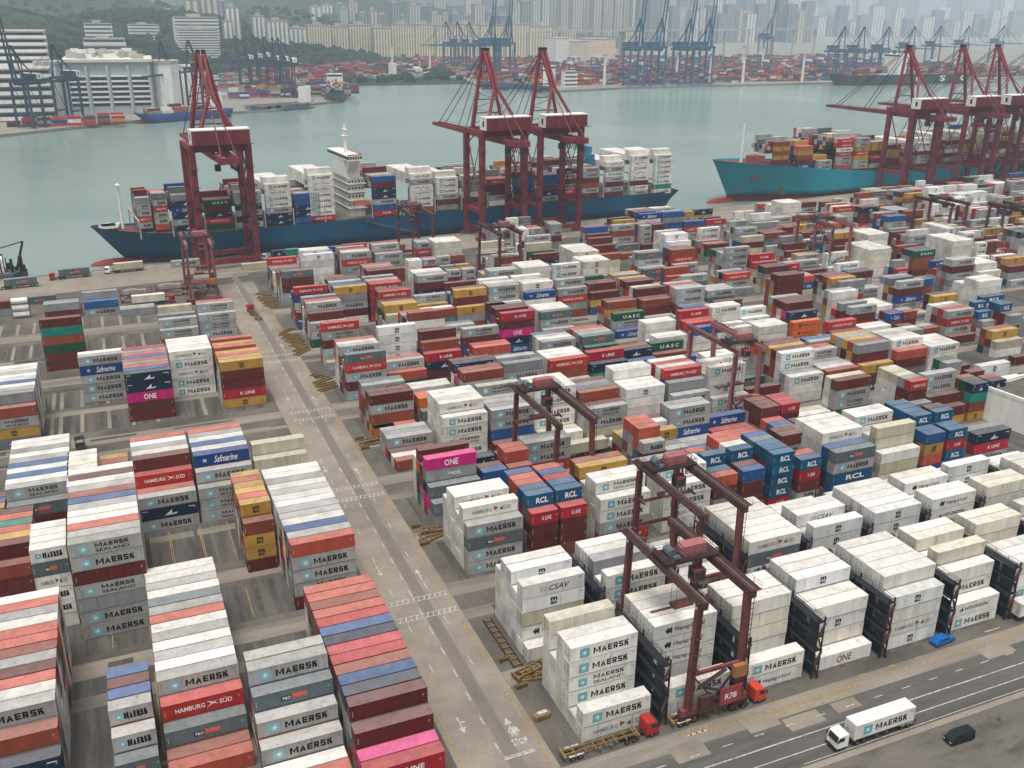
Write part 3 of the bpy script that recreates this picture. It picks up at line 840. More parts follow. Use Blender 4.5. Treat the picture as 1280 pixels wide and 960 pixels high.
# ------------------------------------------------------------------ which boxes show largest: those are things of their own
def project(p):
    d = Vector(p)-CAMPOS; z = d.dot(_fw)
    return 640+F_PX*d.dot(_r)/z, 480-F_PX*d.dot(_u)/z, z
def corners(b):
    L = LEN[b['L']]; return b['x'], b['x']+L, b['y'], b['y']+CW, b['z'], b['z']+CH
vv, ff = [], []
for b in BOXES:
    x0, x1, y0, y1, z0, z1 = corners(b); o = len(vv)
    vv += [(x0,y0,z0),(x1,y0,z0),(x1,y1,z0),(x0,y1,z0),(x0,y0,z1),(x1,y0,z1),(x1,y1,z1),(x0,y1,z1)]
    ff += [tuple(i+o for i in q) for q in ((0,3,2,1),(4,5,6,7),(0,1,5,4),(1,2,6,5),(2,3,7,6),(3,0,4,7))]
bvh = BVHTree.FromPolygons(vv, ff)
def seen(p):
    d = p-CAMPOS; L = d.length
    return bvh.ray_cast(CAMPOS, d/L, L-.08)[0] is None
def poly_area(ps):
    q = [project(p) for p in ps]; a = 0
    for i in range(len(q)): a += q[i][0]*q[(i+1) % len(q)][1]-q[(i+1) % len(q)][0]*q[i][1]
    return a/2
for b in BOXES:
    x0, x1, y0, y1, z0, z1 = corners(b); b['score'] = 0
    u, v, z = project(((x0+x1)/2, (y0+y1)/2, z1))
    if z < 1 or not (-70 < u < 1350 and -50 < v < 1040): continue
    L = x1-x0; tot = 0
    faces = [([(x0,y0,z0),(x1,y0,z0),(x1,y0,z1),(x0,y0,z1)], [Vector((x0+L*f, y0-.01, z0+CH*g)) for f in (.1,.37,.63,.9) for g in (.25,.75)]),
             ([(x0,y0,z1),(x1,y0,z1),(x1,y1,z1),(x0,y1,z1)], [Vector((x0+L*f, y0+CW*.5, z1+.01)) for f in (.1,.37,.63,.9)])]
    if x0 > 0: faces.append(([(x0,y0,z0),(x0,y1,z0),(x0,y1,z1),(x0,y0,z1)], [Vector((x0-.01, y0+CW*f, z0+CH*g)) for f in (.3,.7) for g in (.25,.75)]))
    else: faces.append(([(x1,y0,z0),(x1,y1,z0),(x1,y1,z1),(x1,y0,z1)], [Vector((x1+.01, y0+CW*f, z0+CH*g)) for f in (.3,.7) for g in (.25,.75)]))
    for quad, pts in faces:
        A = abs(poly_area(quad)); k = 0
        for p in pts:
            pu, pv, _ = project(p)
            if 0 <= pu <= 1280 and 0 <= pv <= 960 and seen(p): k += 1
        tot += A*k/len(pts)
    b['score'] = tot
for x, y, z, c, L, txt, *ro in LORRY_BOX:
    BOXES.append(dict(x=x, y=y, z=z, L=L, c=c, t=0, n=1, where=txt, score=1e6, rot=ro[0] if ro else 0))
BOXES.sort(key=lambda b: -b['score'])
N_ONE = 300
BLOCK_TXT = {'B1a': 'block under gantry R78', 'B1b': 'second gantry block', 'B2a': 'third gantry block', 'B2b': 'fourth gantry block', 'B3a': 'fifth gantry block',
             'B3b': 'sixth gantry block', 'B4a': 'seventh gantry block', 'B4b': 'eighth gantry block', 'B5a': 'ninth gantry block', 'B5b': 'tenth gantry block',
             'B6a': 'eleventh gantry block', 'B6b': 'twelfth gantry block', 'B7a': 'quayside block', 'B7b': 'quayside block'}
def tier_txt(b):
    if b['n'] == 1: return 'ground level'
    if b['t'] == b['n']-1: return 'topmost'
    return 'bottom tier' if b['t'] == 0 else f"{nth(b['t'])} tier"
fx = {}
for b in BOXES[:N_ONE]:
    w = b['where']
    if isinstance(w, tuple) and isinstance(w[2], float): fx.setdefault(w[0], set()).add(w[2])
fx = {k: sorted(v, reverse=True) for k, v in fx.items()}
def label_of(b):
    look = LIV[b['c']][1]; w = b['where']
    size = '' if b['L'] == 40 else 'short '
    if isinstance(w, str): return ' '.join(f"{look} box {w}".split()[:16])
    if isinstance(w[2], float):
        return f"{size}{look}, {tier_txt(b)}, {w[1]} row, {nth(fx[w[0]].index(w[2]))} bay, {w[0]} stack field"
    return f"{size}{look}, {tier_txt(b)}, {w[1]} row, {w[2]} bay, {BLOCK_TXT[w[0]]}"

for b in BOXES[:N_ONE]:
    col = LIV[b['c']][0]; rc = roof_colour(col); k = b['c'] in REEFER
    cm = CM[b['L'], k]
    t = empty('shipping_container', (b['x'], b['y'], b['z']), b.get('rot', 0), label_of(b), 'container', 'shipping containers in the terminal')
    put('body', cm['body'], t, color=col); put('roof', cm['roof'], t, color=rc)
    put('bottom_rail', cm['bottom_rail'], t, color=tuple(q*.42 for q in col))['kind'] = 'stuff'  # rail colour darkened to paint in the shaded gap between tiers
    d1 = put('door', cm['door'], t, color=col)
    d2 = put('door', cm['door'], t, (0, CW/2-.164+.008, 0), color=col)
    put('locking_bar', cm['locking_bar'], d1); put('locking_bar', cm['locking_bar'], d2)
    put('corner_casting', cm['corner_casting'], t, color=tuple(q*.9 for q in col))['kind'] = 'stuff'
    A = art(b['c'], b['L'])
    if A[2]: put('lettering', A[2], t, (0, PRINT_Y, 0))
    if A[3]: put('emblem', A[3], t, (0, PRINT_Y, 0))['kind'] = 'stuff'

# the rest, past the limit, is one mass of boxes with the same print
def mass(name, boxes, label, prints=True, parent=None):
    m = MB()
    for b in boxes:
        x0, x1, y0, y1, z0, z1 = corners(b)
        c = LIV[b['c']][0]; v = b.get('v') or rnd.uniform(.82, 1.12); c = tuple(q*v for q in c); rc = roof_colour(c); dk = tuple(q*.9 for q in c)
        m.add([(x0,y0,z0),(x1,y0,z0),(x1,y1,z0),(x0,y1,z0),(x0,y0,z1),(x1,y0,z1),(x1,y1,z1),(x0,y1,z1)], [(0,1,5,4),(1,2,6,5),(2,3,7,6),(3,0,4,7)], 0, c)
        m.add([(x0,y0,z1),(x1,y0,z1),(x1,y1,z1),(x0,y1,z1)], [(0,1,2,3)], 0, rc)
        if b.get('score', 1) <= 0 or not prints: continue
        for xx in (x0, x1-.16): m.add([(xx,y0-.012,z0),(xx+.16,y0-.012,z0),(xx+.16,y0-.012,z1),(xx,y0-.012,z1)], [(0,1,2,3)], 0, dk)
        m.add([(x0,y0-.016,z0+.01),(x1,y0-.016,z0+.01),(x1,y0-.016,z0+.13),(x0,y0-.016,z0+.13)], [(0,1,2,3)], 0, tuple(q*.45 for q in c))  # dark strip along the foot: painted shade of the gap between tiers
        for yy in (.42, .86, 1.5, 1.95): m.add([(x0-.02,y0+yy-.03,z0+.1),(x0-.02,y0+yy+.03,z0+.1),(x0-.02,y0+yy+.03,z1-.1),(x0-.02,y0+yy-.03,z1-.1)], [(3,2,1,0)], 0, tuple(q*.4 for q in c))
        A = art(b['c'], b['L'])
        for P_ in A[:2]:
            if P_.mb.f: m.add([(x0+p[0], y0+p[1]-.02, z0+p[2]) for p in P_.mb.v], P_.mb.f, 0, None); m.c[-len(P_.mb.f):] = P_.mb.c
    o = m.build(name, PAINT_A, parent)
    return tag(o, label, 'container', 'shipping containers in the terminal', 'stuff')
mass('stacked_containers', BOXES[N_ONE:], 'mass of stacked containers of many colours filling the rest of the yard')
print('boxes', len(BOXES), 'seen', sum(b['score'] > 1 for b in BOXES), 'score cut', BOXES[N_ONE]['score'])
# ------------------------------------------------------------------ rubber-tyred gantry cranes
def wheel_mesh(r, w, hub):
    m = MB(); n = 18
    prof = [(-w/2, r*.86), (-w/2*.8, r), (w/2*.8, r), (w/2, r*.86)]
    for i in range(n):
        a, b = 2*math.pi*i/n, 2*math.pi*(i+1)/n
        for (x0, r0), (x1, r1) in zip(prof, prof[1:]):
            m.add([(r0*math.cos(a), x0, r0*math.sin(a)), (r1*math.cos(a), x1, r1*math.sin(a)), (r1*math.cos(b), x1, r1*math.sin(b)), (r0*math.cos(b), x0, r0*math.sin(b))], [(0,1,2,3)])
    for s_ in (-1, 1):
        rim = [(r*.86*math.cos(2*math.pi*i/n), s_*w/2, r*.86*math.sin(2*math.pi*i/n)) for i in range(n)]
        hubv = [(r*.5*math.cos(2*math.pi*i/n), s_*w/2*.7, r*.5*math.sin(2*math.pi*i/n)) for i in range(n)]
        m.add(rim+hubv, [(i, (i+1) % n, n+(i+1) % n, n+i) for i in range(n)])
        m.add(hubv, [tuple(range(n))], 1)
    return m.mesh('wheel', [RUBBER, hub])
WH_GANTRY = wheel_mesh(.75, .55, CRANE_RED)
WH_LORRY = wheel_mesh(.5, .3, STEEL)
WH_CAR = wheel_mesh(.33, .22, STEEL)

def rail(m, pts, h=1.0, step=2.0, w=.05):
    for p, q in zip(pts, pts[1:]):
        p, q = Vector(p), Vector(q)
        for z in (h*.5, h): m.beam(p+Vector((0,0,z)), q+Vector((0,0,z)), w, w)
        n = max(1, int((q-p).length/step))
        for i in range(n+1):
            c = p.lerp(q, i/n); m.beam(c, c+Vector((0,0,h)), w, w)

def text_sheet(name, s, w, h, mat, parent, loc, rot, bold=.02):
    v, f = text2d(s, bold); m = MB()
    m.add([((p[0]-.5)*w, 0, (p[1]-.5)*h) for p in v], f)
    o = m.build(name, mat, parent, loc); o.rotation_euler = rot; return o

def gantry(x0, x1, y0, y1, trolley, label, H=23.0, plate=None, body=RTG_RED, drop=10, box=True):
    xc, yc = (x0+x1)/2, (y0+y1)/2; hx, hy = (x1-x0)/2, (y1-y0)/2
    t = empty('gantry_crane', (xc, yc, 0), 0, label, 'crane', 'rubber tyred gantry cranes in the yard')
    for sy in (-1, 1):
        for sx in (-1, 1):
            m = MB(); m.beam((sx*(hx+.5), sy*hy, 2.2), (sx*hx, sy*hy, H-.4), 1.0, 1.15, .85, 1.2, up=(0,1,0)); lg = m.build('leg', body, t)
            m = MB()
            for z in range(3, int(H)-1): m.box(sx*(hx+.55)-.3, sx*(hx+.55)+.3, sy*hy-.86, sy*hy-.80, z+.0, z+.09)
            for dx in (-.3, .24): m.box(sx*(hx+.5)+dx, sx*(hx+.5)+dx+.06, sy*hy-.88, sy*hy-.78, 3, H-1)
            m.build('ladder', CRANE_DARK, lg)['kind'] = 'stuff'
        m = MB(); m.box(-hx-1.9, hx+1.9, sy*hy-.55, sy*hy+.55, 1.75, 2.9); m.build('sill_beam', body, t)
        m = MB(); m.beam((-hx-.3, sy*hy, 9.4), (hx+.3, sy*hy, 9.4), .5, .6); m.build('tie_beam', body, t)
        if sy < 0:
            m = MB(); m.beam((-hx, sy*hy, 9.1), (0, sy*hy, 3.2), .28, .28); m.beam((hx, sy*hy, 9.1), (0, sy*hy, 3.2), .28, .28); m.build('brace', CRANE_DARK, t)
        for sx in (-1, 1):
            bg_ = MB(); bg_.box(sx*(hx+.4)-1.9, sx*(hx+.4)+1.9, sy*hy-.5, sy*hy+.5, .95, 1.74); bo = bg_.build('bogie', CRANE_DARK, t)
            for dx in (-1.15, 1.15): put('wheel', WH_GANTRY, bo, (sx*(hx+.4)+dx, sy*(hy)-.42, .75)); put('wheel', WH_GANTRY, bo, (sx*(hx+.4)+dx, sy*(hy)+.42, .75))
    for sx in (-1, 1):
        m = MB(); m.box(sx*hx-.5, sx*hx+.5, -hy-1.6, hy+1.6, H-.4, H+.95); g = m.build('girder', RTG_DARK if body is RTG_RED else body, t)
        m = MB(); m.box(sx*(hx+.62), sx*(hx+.62)+sx*.9, -hy-1.4, hy+1.4, H+.75, H+.82) if sx > 0 else m.box(-hx-1.52, -hx-.62, -hy-1.4, hy+1.4, H+.75, H+.82)
        rail(m, [(sx*(hx+1.5), -hy-1.4, H+.82), (sx*(hx+1.5), hy+1.4, H+.82)]); m.build('walkway', CRANE_DARK, t)
        m = MB(); m.box(sx*hx-.12, sx*hx+.12, -hy-1.4, hy+1.4, H+1.003, H+1.15); m.build('trolley_rail', STEEL, t)
    ty = -hy+2.5+trolley*(2*hy-5)
    m = MB(); m.box(-hx-.7, hx+.7, ty-2.3, ty+2.3, H+1.3, H+1.75)
    rail(m, [(-hx-.6, ty-2.2, H+1.75), (hx+.6, ty-2.2, H+1.75), (hx+.6, ty+2.2, H+1.75), (-hx-.6, ty+2.2, H+1.75), (-hx-.6, ty-2.2, H+1.75)])
    tr = m.build('trolley', CRANE_DARK, t)
    m = MB(); m.box(-1.2, 3.2, ty-1.2, ty+.8, H+1.76, H+3.6); m.box(-1.5, -1.2, ty-.9, ty+.5, H+2, H+3.3); m.build('winch_house', CRANE_PINK, tr)
    m = MB(); m.tube((-3.0, ty-.6, H+2.4), (-3.0, ty+1.4, H+2.4), .8, 12); m.tube((-3.6, ty-1.7, H+2.2), (-2.4, ty-1.7, H+2.2), .5, 10); m.build('hoist_drum', plain('drum_grey', (.09,.12,.14)), tr)
    m = MB(); m.box(.6, 2.8, ty-2.2, ty-.2, H-3.2, H-.9); m.box(1.2, 1.5, ty-1.5, ty-1.2, H-.9, H+1.3); m.box(2.1, 2.4, ty-1.5, ty-1.2, H-.9, H+1.3)
    cb = m.build('operator_cab', body, tr)
    m = MB(); m.box(.8, 2.6, ty-2.23, ty-2.205, H-2.7, H-1.3); m.box(.58, .595, ty-2.0, ty-.5, H-2.7, H-1.3); m.build('cab_window', GLASS, cb)
    zs = H-drop
    m = MB()
    for x in (-1.6, 1.6):
        for y in (-.7, .9): m.tube((x, ty+y, zs+.9), (x, ty+y, H+1.3), .035, 5)
    m.build('hoist_rope', BLACK, t)
    m = MB(); m.box(-6.05, 6.05, ty-.25, ty+.35, zs, zs+.4)
    for x in (-6.05, 5.75): m.box(x, x+.3, ty-1.2, ty+1.25, zs-.1, zs+.3)
    m.box(-1.9, 1.9, ty-.8, ty+.95, zs+.4, zs+.9); m.build('spreader', paint('spreader_rust_paint', (.16,.06,.045), .6, .4, 1.5), t)
    m = MB(); m.box(-hx+.9, -hx+3.4, -hy-1.5, -hy-.6, 3.0, 5.4); m.build('electrical_cabinet', RTG_DARK, t)
    m = MB(); m.box(-hx-.4, -hx+3.0, hy+.56, hy+1.7, 2.95, 5.3); m.build('engine_house', CRANE_PINK, t)
    m = MB(); m.box(hx-1.9, hx+.5, -hy-1.5, -hy-.6, 7.6, 9.8); m.build('switch_box', paint('ochre_box_paint', (.36,.15,.05), .6, .3, 1), t)
    m = MB()
    for k in range(3):
        z = 2.9+k*2.2; a, b_ = (-hx+1.0, hx-3.2) if k % 2 == 0 else (hx-3.2, -hx+1.0)
        m.beam((a, -hy-.85, z), (b_, -hy-.85, z+2.2), .7, .1); m.beam((a, -hy-1.2, z+1), (b_, -hy-1.2, z+3.2), .05, .05)
    for z in (11, 14, 17, 20): m.box(-hx-.9, -hx+.1, -hy-1.3, -hy-.7, z, z+.06)
    rail(m, [(-hx-.9, -hy-1.3, 11), (-hx+.1, -hy-1.3, 11)], 1, 1)
    m.build('stairway', CRANE_DARK, t)['kind'] = 'stuff'
    m = MB()
    for k in range(7):
        y = -hy+1+k*(2*hy-2)/7; w = (2*hy-2)/7
        pts = [(-hx+1.1, y+w*i/6, H-.2-1.1*math.sin(math.pi*i/6)) for i in range(7)]
        for p, q in zip(pts, pts[1:]): m.tube(p, q, .06, 4)
    m.build('festoon_cable', BLACK, t)['kind'] = 'stuff'
    m = MB(); m.tube((hx+1.5, hy-.2, 4.4), (hx+1.5, hy+.6, 4.4), 1.3, 16); m.build('cable_reel', RTG_DARK, t)
    m = MB()
    for y in (-hy, 0, hy):
        for x in (-hx-.5, hx+.5): m.box(x-.25, x+.25, y-.2, y+.2, H-1.0, H-.6)
    m.build('floodlight', WHITE, t)['kind'] = 'stuff'
    if plate:
        m = MB(); m.box(.1, 4.2, -hy-1.66, -hy-1.5, 3.0, 6.3); pl = m.build('number_plate', paint('plate_red_paint', (.30,.05,.06), .5, .2, .6), t)
        text_sheet('lettering', plate, 2.3, 1.15, WHITE, pl, (2.15, -hy-1.672, 4.5), (0,0,0), .02)
    return t

gantry(76.6, 85.6, 103.8, 125.6, .52, 'dark red gantry crane with R78 plate straddling white reefers', plate='R78', drop=9)
gantry(92.3, 101.0, 127.2, 149.2, .92, 'dark red gantry crane behind the R78 crane, trolley at far end', drop=6)
gantry(85.4, 94.0, 173.6, 196.8, .95, 'faded red gantry crane over the grey and white stacks', drop=7)
gantry(152.0, 160.0, 200.6, 222.6, .12, 'faded pink gantry crane beside the lorry lane', body=CRANE_PINK, drop=12)
gantry(289.0, 299.0, 322.6, 345.6, .6, 'pink gantry crane lifting a white box by the tall white stack', body=CRANE_PINK, drop=11)
gantry(124.4, 133.4, 405.0, 428.0, .9, 'dark red gantry crane in front of the blue hull', drop=6)
gantry(147.0, 156.0, 358.0, 381.0, .35, 'dark red gantry crane behind the stacked grey boxes', drop=10)
gantry(379.0, 389.0, 343.0, 366.0, .5, 'dark red gantry crane before the pale blue ship', drop=8)
gantry(400.0, 410.0, 316.0, 339.0, .4, 'dark red gantry crane above tall white stacks', drop=8)
gantry(25.6, 34.8, 380.4, 403.4, .45, 'pink gantry crane at the road end near the quay', body=CRANE_PINK, drop=14)

# ------------------------------------------------------------------ quay cranes
def quay_crane(s, label, boom_up=False, trolley=-30.0, body=CRANE_RED, far=False, loc=None, rot=None, group='red quay cranes', scale=1.0, house_mat=WHITE):
    t = empty('quay_crane', loc or Q(s, 0), QA if rot is None else rot, label, 'crane', group)
    if scale != 1: t.scale = (scale,)*3
    hx, yl, yw = 12.0, -20.5, -2.5
    for sx in (-1, 1):
        for y in (yl, yw):
            m = MB(); m.beam((sx*hx, y, 2.6), (sx*hx, y, 54), 2.4, 2.2, 2.8, 2.2, up=(0,1,0)); m.build('leg', body, t)
            m = MB(); m.box(sx*hx-3.6, sx*hx+3.6, y-.55, y+.55, .9, 1.95); bo = m.build('bogie', body, t)
            if not far:
                m = MB()
                for dx in (-2.7, -.9, .9, 2.7): m.tube((sx*hx+dx, y-.5, .48), (sx*hx+dx, y+.5, .48), .47, 12)
                m.build('rail_wheels', STEEL, bo)['kind'] = 'stuff'
        m = MB(); m.beam((sx*hx, yl, 14.5), (sx*hx, yw, 14.5), 1.6, 2.2); m.build('side_beam', body, t)
        m = MB(); m.beam((sx*hx, yl-1.5, 53.2), (sx*hx, yw+2.5, 53.2), 1.8, 2.4); m.build('top_side_beam', body, t)
        m = MB(); m.tube((sx*hx, yl+.6, 15.5), (sx*hx, yw-.6, 52), .35, 8); m.build('diagonal_brace', body, t)
    for y in (yl, yw):
        m = MB(); m.box(-hx-1, hx+1, y-.7, y+.7, 2.0, 4.2); m.build('sill_beam', body, t)
        m = MB(); m.box(-hx+1.5, hx-1.5, y-1.0, y+1.0, 51.4, 54.6); m.build('portal_beam', body, t)
    for sx in (-1, 1):
        m = MB(); m.box(sx*3.2-.8, sx*3.2+.8, -40, 1, 48.2, 50.9); m.build('main_girder', body, t)
        m = MB()
        for y in (yl, yw): m.box(sx*3.2-.4, sx*3.2+.4, y-.5, y+.5, 50.9, 52)
        m.build('girder_hanger', body, t)
    m = MB()
    for y in range(-40, 0, 8): m.box(-2.65, 2.65, y, y+.6, 49.3, 50)
    m.box(-3.75, 3.75, -41, -40, 48.4, 51); m.build('girder_cross_tie', body, t)['kind'] = 'stuff'
    a = math.radians(83 if boom_up else 0)
    def B(x, d, z=0): return (x, 1.2+d*math.cos(a)-z*math.sin(a), 49.7+d*math.sin(a)+z*math.cos(a))
    BL = 82 if boom_up else 61
    for sx in (-1, 1):
        m = MB(); m.beam(B(sx*2.6, 0), B(sx*2.2, BL), 1.3, 2.4, 1.0, 1.6); m.build('boom', body, t)
    m = MB()
    for d in range(4, BL, 6): m.beam(B(-2.4, d), B(2.4, d), .4, .5)
    m.beam(B(-2.4, BL), B(2.4, BL), .8, 1.4); m.build('boom_cross_tie', body, t)['kind'] = 'stuff'
    if not boom_up and not far:
        m = MB(); rail(m, [B(3.6, 0, .8), B(3.2, BL, .8)], 1.0, 4); rail(m, [(3.9, -40, 50.9), (3.9, 0, 50.9)], 1, 4); m.build('walkway_rail', CRANE_DARK, t)
    AP = 90.5
    for sx in (-1, 1):
        m = MB(); m.beam((sx*8.4, yw, 54.4), (sx*1.5, .4, AP), 1.6, 1.6, 1.2, 1.2); m.build('mast_leg', body, t)
        m = MB(); m.beam((sx*1.1, .0, AP), (sx*.9, -11.5, 73), 1.3, 1.3); m.build('back_stay', body, t)
        m = MB(); m.beam((sx*.9, -11.5, 73), (sx*9.4, yl, 54.4), 1.3, 1.3); m.build('stay_leg', body, t)
        m = MB(); m.tube((sx*.9, -11.5, 73), (sx*3.2, -38, 51), .26, 6); m.build('girder_stay', body, t)
        if not boom_up:
            m = MB(); m.tube((sx*1.3, .6, AP-.5), B(sx*2.3, 27, .9), .2, 6); m.tube((sx*1.3, .6, AP-.5), B(sx*2.2, 53, .9), .2, 6); m.build('fore_stay', CRANE_DARK, t)
        else:
            m = MB(); m.tube((sx*1.3, .6, AP-.5), B(sx*2.3, 27, .9), .2, 6); m.build('fore_stay', CRANE_DARK, t)
        m = MB(); m.box(sx*1.2-.75, sx*1.2+.75, -.8, 1.6, AP, AP+1.5); m.build('sheave_block', CRANE_DARK, t)
    for k in range(4):
        m = MB(); m.beam((-7.0+k*1.4, yw+.4, 61+k*6.6), (7.0-k*1.4, yw+.4, 61+k*6.6), .5, .5); m.build('mast_tie', body, t)
    m = MB(); m.box(-12.2, 12.2, -25.8, -18.6, 54.9, 60.6); h = m.build('machinery_house', body, t)
    m = MB(); m.box(-12.35, 12.35, -25.95, -18.45, 60.6, 61.1); m.build('house_roof', house_mat, h)
    m = MB(); m.box(-12.27, -12.203, -25.8, -18.6, 54.9, 60.6); m.build('house_end_panel', house_mat, h)
    m = MB(); m.box(-12.33, -12.275, -23.2, -21.6, 56.4, 59.2); m.build('house_door', BLACK, h)
    m = MB(); m.box(-13, 13.4, -27.2, -25.9, 54.7, 54.85); rail(m, [(-13, -27.1, 54.85), (13.3, -27.1, 54.85)], 1.1, 3); m.build('house_walkway', CRANE_DARK, t)
    if not far:
        m = MB()
        for k in range(9):
            z0_, z1_ = 56+k*3.7, 56+(k+1)*3.7
            f0, f1 = (z0_-54.4)/36, (z1_-54.4)/36
            xa, xb = 8.4-6.9*f0, 8.4-6.9*f1; s0 = 1 if k % 2 else -1
            m.beam((s0*xa, yw+2.9*f0, z0_), (-s0*xb, yw+2.9*f1, z1_), .22, .22)
            m.beam((-8.9+6.9*f0, yw-1.6, z0_), (-8.9+6.9*f1+(.9 if k % 2 else -.9), yw-1.6, z1_), .5, .12)
        m.build('mast_lattice', body, t)['kind'] = 'stuff'
        for sx in (-1, 1):
            for y in (yl, yw):
                m = MB()
                for z in (9, 19.5, 28, 36, 44): 
                    m.box(sx*hx-1.9, sx*hx+1.9, y-1.9, y-1.05, z, z+.08); rail(m, [(sx*hx-1.9, y-1.9, z), (sx*hx+1.9, y-1.9, z)], 1.1, 1.9, .07)
                for z in range(4, 50): m.box(sx*hx+1.35, sx*hx+1.42, y-.3, y+.3, z, z+.08)
                m.build('leg_platform', CRANE_DARK, t)['kind'] = 'stuff'
        for sx in (-1, 1):
            m = MB(); m.beam((sx*hx*.98, yl, 50.9), (sx*(hx-6), yl, 53), .5, .5); m.beam((sx*hx*.98, yw, 46), (sx*(hx-6), yw, 52), .5, .5); m.build('knee_brace', body, t)['kind'] = 'stuff'
            m = MB(); m.tube((sx*hx, yl+1, 52), (sx*hx, yw-1, 16), .22, 6); m.build('wind_brace', CRANE_DARK, t)
        m = MB(); m.box(-2.9, 2.9, trolley-2.6, trolley+2.6, 47.2, 48.5); m.box(-4.6, -2.4, trolley-1, trolley+1.6, 44.4, 47.1); tr = m.build('trolley', CRANE_DARK, t)
        m = MB(); m.box(-4.5, -2.5, trolley-1.03, trolley-1.01, 45, 46.6); m.build('cab_window', GLASS, tr)
        m = MB()
        for k in range(9):
            y = -38+k*2.1
            pts = [(4.0, y+2.0*i/8, 48.4-4.6*math.sin(math.pi*i/8)**.7) for i in range(9)]
            for p, q in zip(pts, pts[1:]): m.tube(p, q, .13, 5)
        m.build('festoon_cable', BLACK, t)['kind'] = 'stuff'
        m = MB()
        for k in range(10):
            z = 4.5+k*4.8
            m.beam((hx+1.0, yw-6+(k % 2)*4, z), (hx+1.0, yw-2-(k % 2)*4, z+4.6), .7, .12)
        m.build('stairway', CRANE_DARK, t)
        m = MB()
        for sx in (-1, 1): m.box(sx*hx-.5, sx*hx+.5, yl-.95, yl-.88, 17, 18.2)
        m.build('white_number_tag', WHITE, t)['kind'] = 'stuff'
    return t
quay_crane(46, 'red quay crane standing alone at the bow of the blue ship', trolley=-30)
quay_crane(184, 'red quay crane next to its twin, lowered boom nearer the bridge', trolley=-32)
quay_crane(217, 'red quay crane next to its twin, amidships of the blue ship', trolley=-27)
quay_crane(486, 'red quay crane with boom over the pale blue ship, first of three', trolley=-26)
quay_crane(537, 'middle red quay crane beside the pale blue ship', trolley=-26)
quay_crane(572, 'third red quay crane beside the pale blue ship', trolley=-26)
quay_crane(612, 'red quay crane nearest the stern of the pale blue ship', trolley=-30)

# ------------------------------------------------------------------ ships
def hull(name, L, B, deck, deckbow, colU, colL, parent, boot=-.9, flare=1.0, bow_len=.16, sheer=.13, sp=1.6):
    NS = 44; lev = [-6.0, boot, boot+.02, 4.0]
    def st(f):
        """half breadths at keel, boot top, deck and sheer height at station f (0 bow .. 1 stern)"""
        if f < bow_len:
            q = f/bow_len; top = (B/2)*min(1, (q**.55)); low = (B/2)*(q**1.15)
        elif f > .93:
            q = (f-.93)/.07; top = (B/2)*(1-.10*q*q); low = (B/2)*(1-.75*q)
        else: top = low = B/2
        dz = deck + (deckbow-deck)*max(0, 1-f/sheer)**sp
        return top, low, dz
    rows = []
    for i in range(NS+1):
        f = i/NS; f = f**1.35; top, low, dz = st(f)
        xs = f*L
        r = []
        rake = (1-min(1, f/.03))*0
        for k, z in enumerate(lev+[dz*.6, dz]):
            q = max(0, min(1, (z-boot)/(dz-boot))); hb = low+(top-low)*(q**1.3) if z > boot else low*.96
            x = xs
            if f < bow_len: x = xs + (1-q)*13*(1-f/bow_len)          # raked stem
            r.append((x, hb, z))
        rows.append(r)
    m = MB(); K = len(rows[0])
    for sgn in (-1, 1):
        vs = [(x, sgn*max(hb, .05), z) for r in rows for x, hb, z in r]; o = len(m.v)
        fs, mi = [], []
        for i in range(NS):
            for k in range(K-1):
                q = (i*K+k, (i+1)*K+k, (i+1)*K+k+1, i*K+k+1); fs.append(q if sgn < 0 else q[::-1]); mi.append(1 if k < 1 else 0)
        m.v += vs; m.f += [tuple(a+o for a in q) for q in fs]; m.m += mi; m.c += [None]*len(fs)
    r = rows[-1]
    for k in range(K-1):
        m.add([(r[k][0], -r[k][1], r[k][2]), (r[k][0], r[k][1], r[k][2]), (r[k+1][0], r[k+1][1], r[k+1][2]), (r[k+1][0], -r[k+1][1], r[k+1][2])], [(0,1,2,3)], 1 if k < 1 else 0)
    h = m.build(name, [colU, colL], parent)
    for p in h.data.polygons: p.use_smooth = True
    d = MB()
    for i in range(NS):
        a, b_ = rows[i][-1], rows[i+1][-1]
        d.add([(a[0], -a[1]*.99, a[2]-.9), (b_[0], -b_[1]*.99, b_[2]-.9), (b_[0], b_[1]*.99, b_[2]-.9), (a[0], a[1]*.99, a[2]-.9)], [(0,1,2,3)])
    d.build('deck', paint('deck_paint_red', (.16, .07, .055), .7, .3, .2), parent)
    bb = MB(); n = 10
    for i in range(8):
        for j in range(n): pass
    ell = []
    for i in range(9):
        a = math.pi*i/8
        for j in range(12):
            c = 2*math.pi*j/12; ell.append((9-13*math.cos(a)*.9, 3.1*math.sin(a)*math.cos(c), -3.3+3.0*math.sin(a)*math.sin(c)))
    bb.add(ell, [(i*12+j, i*12+(j+1) % 12, (i+1)*12+(j+1) % 12, (i+1)*12+j) for i in range(8) for j in range(12)])
    o = bb.build('bulbous_bow', colL, parent)
    for p in o.data.polygons: p.use_smooth = True
    return h

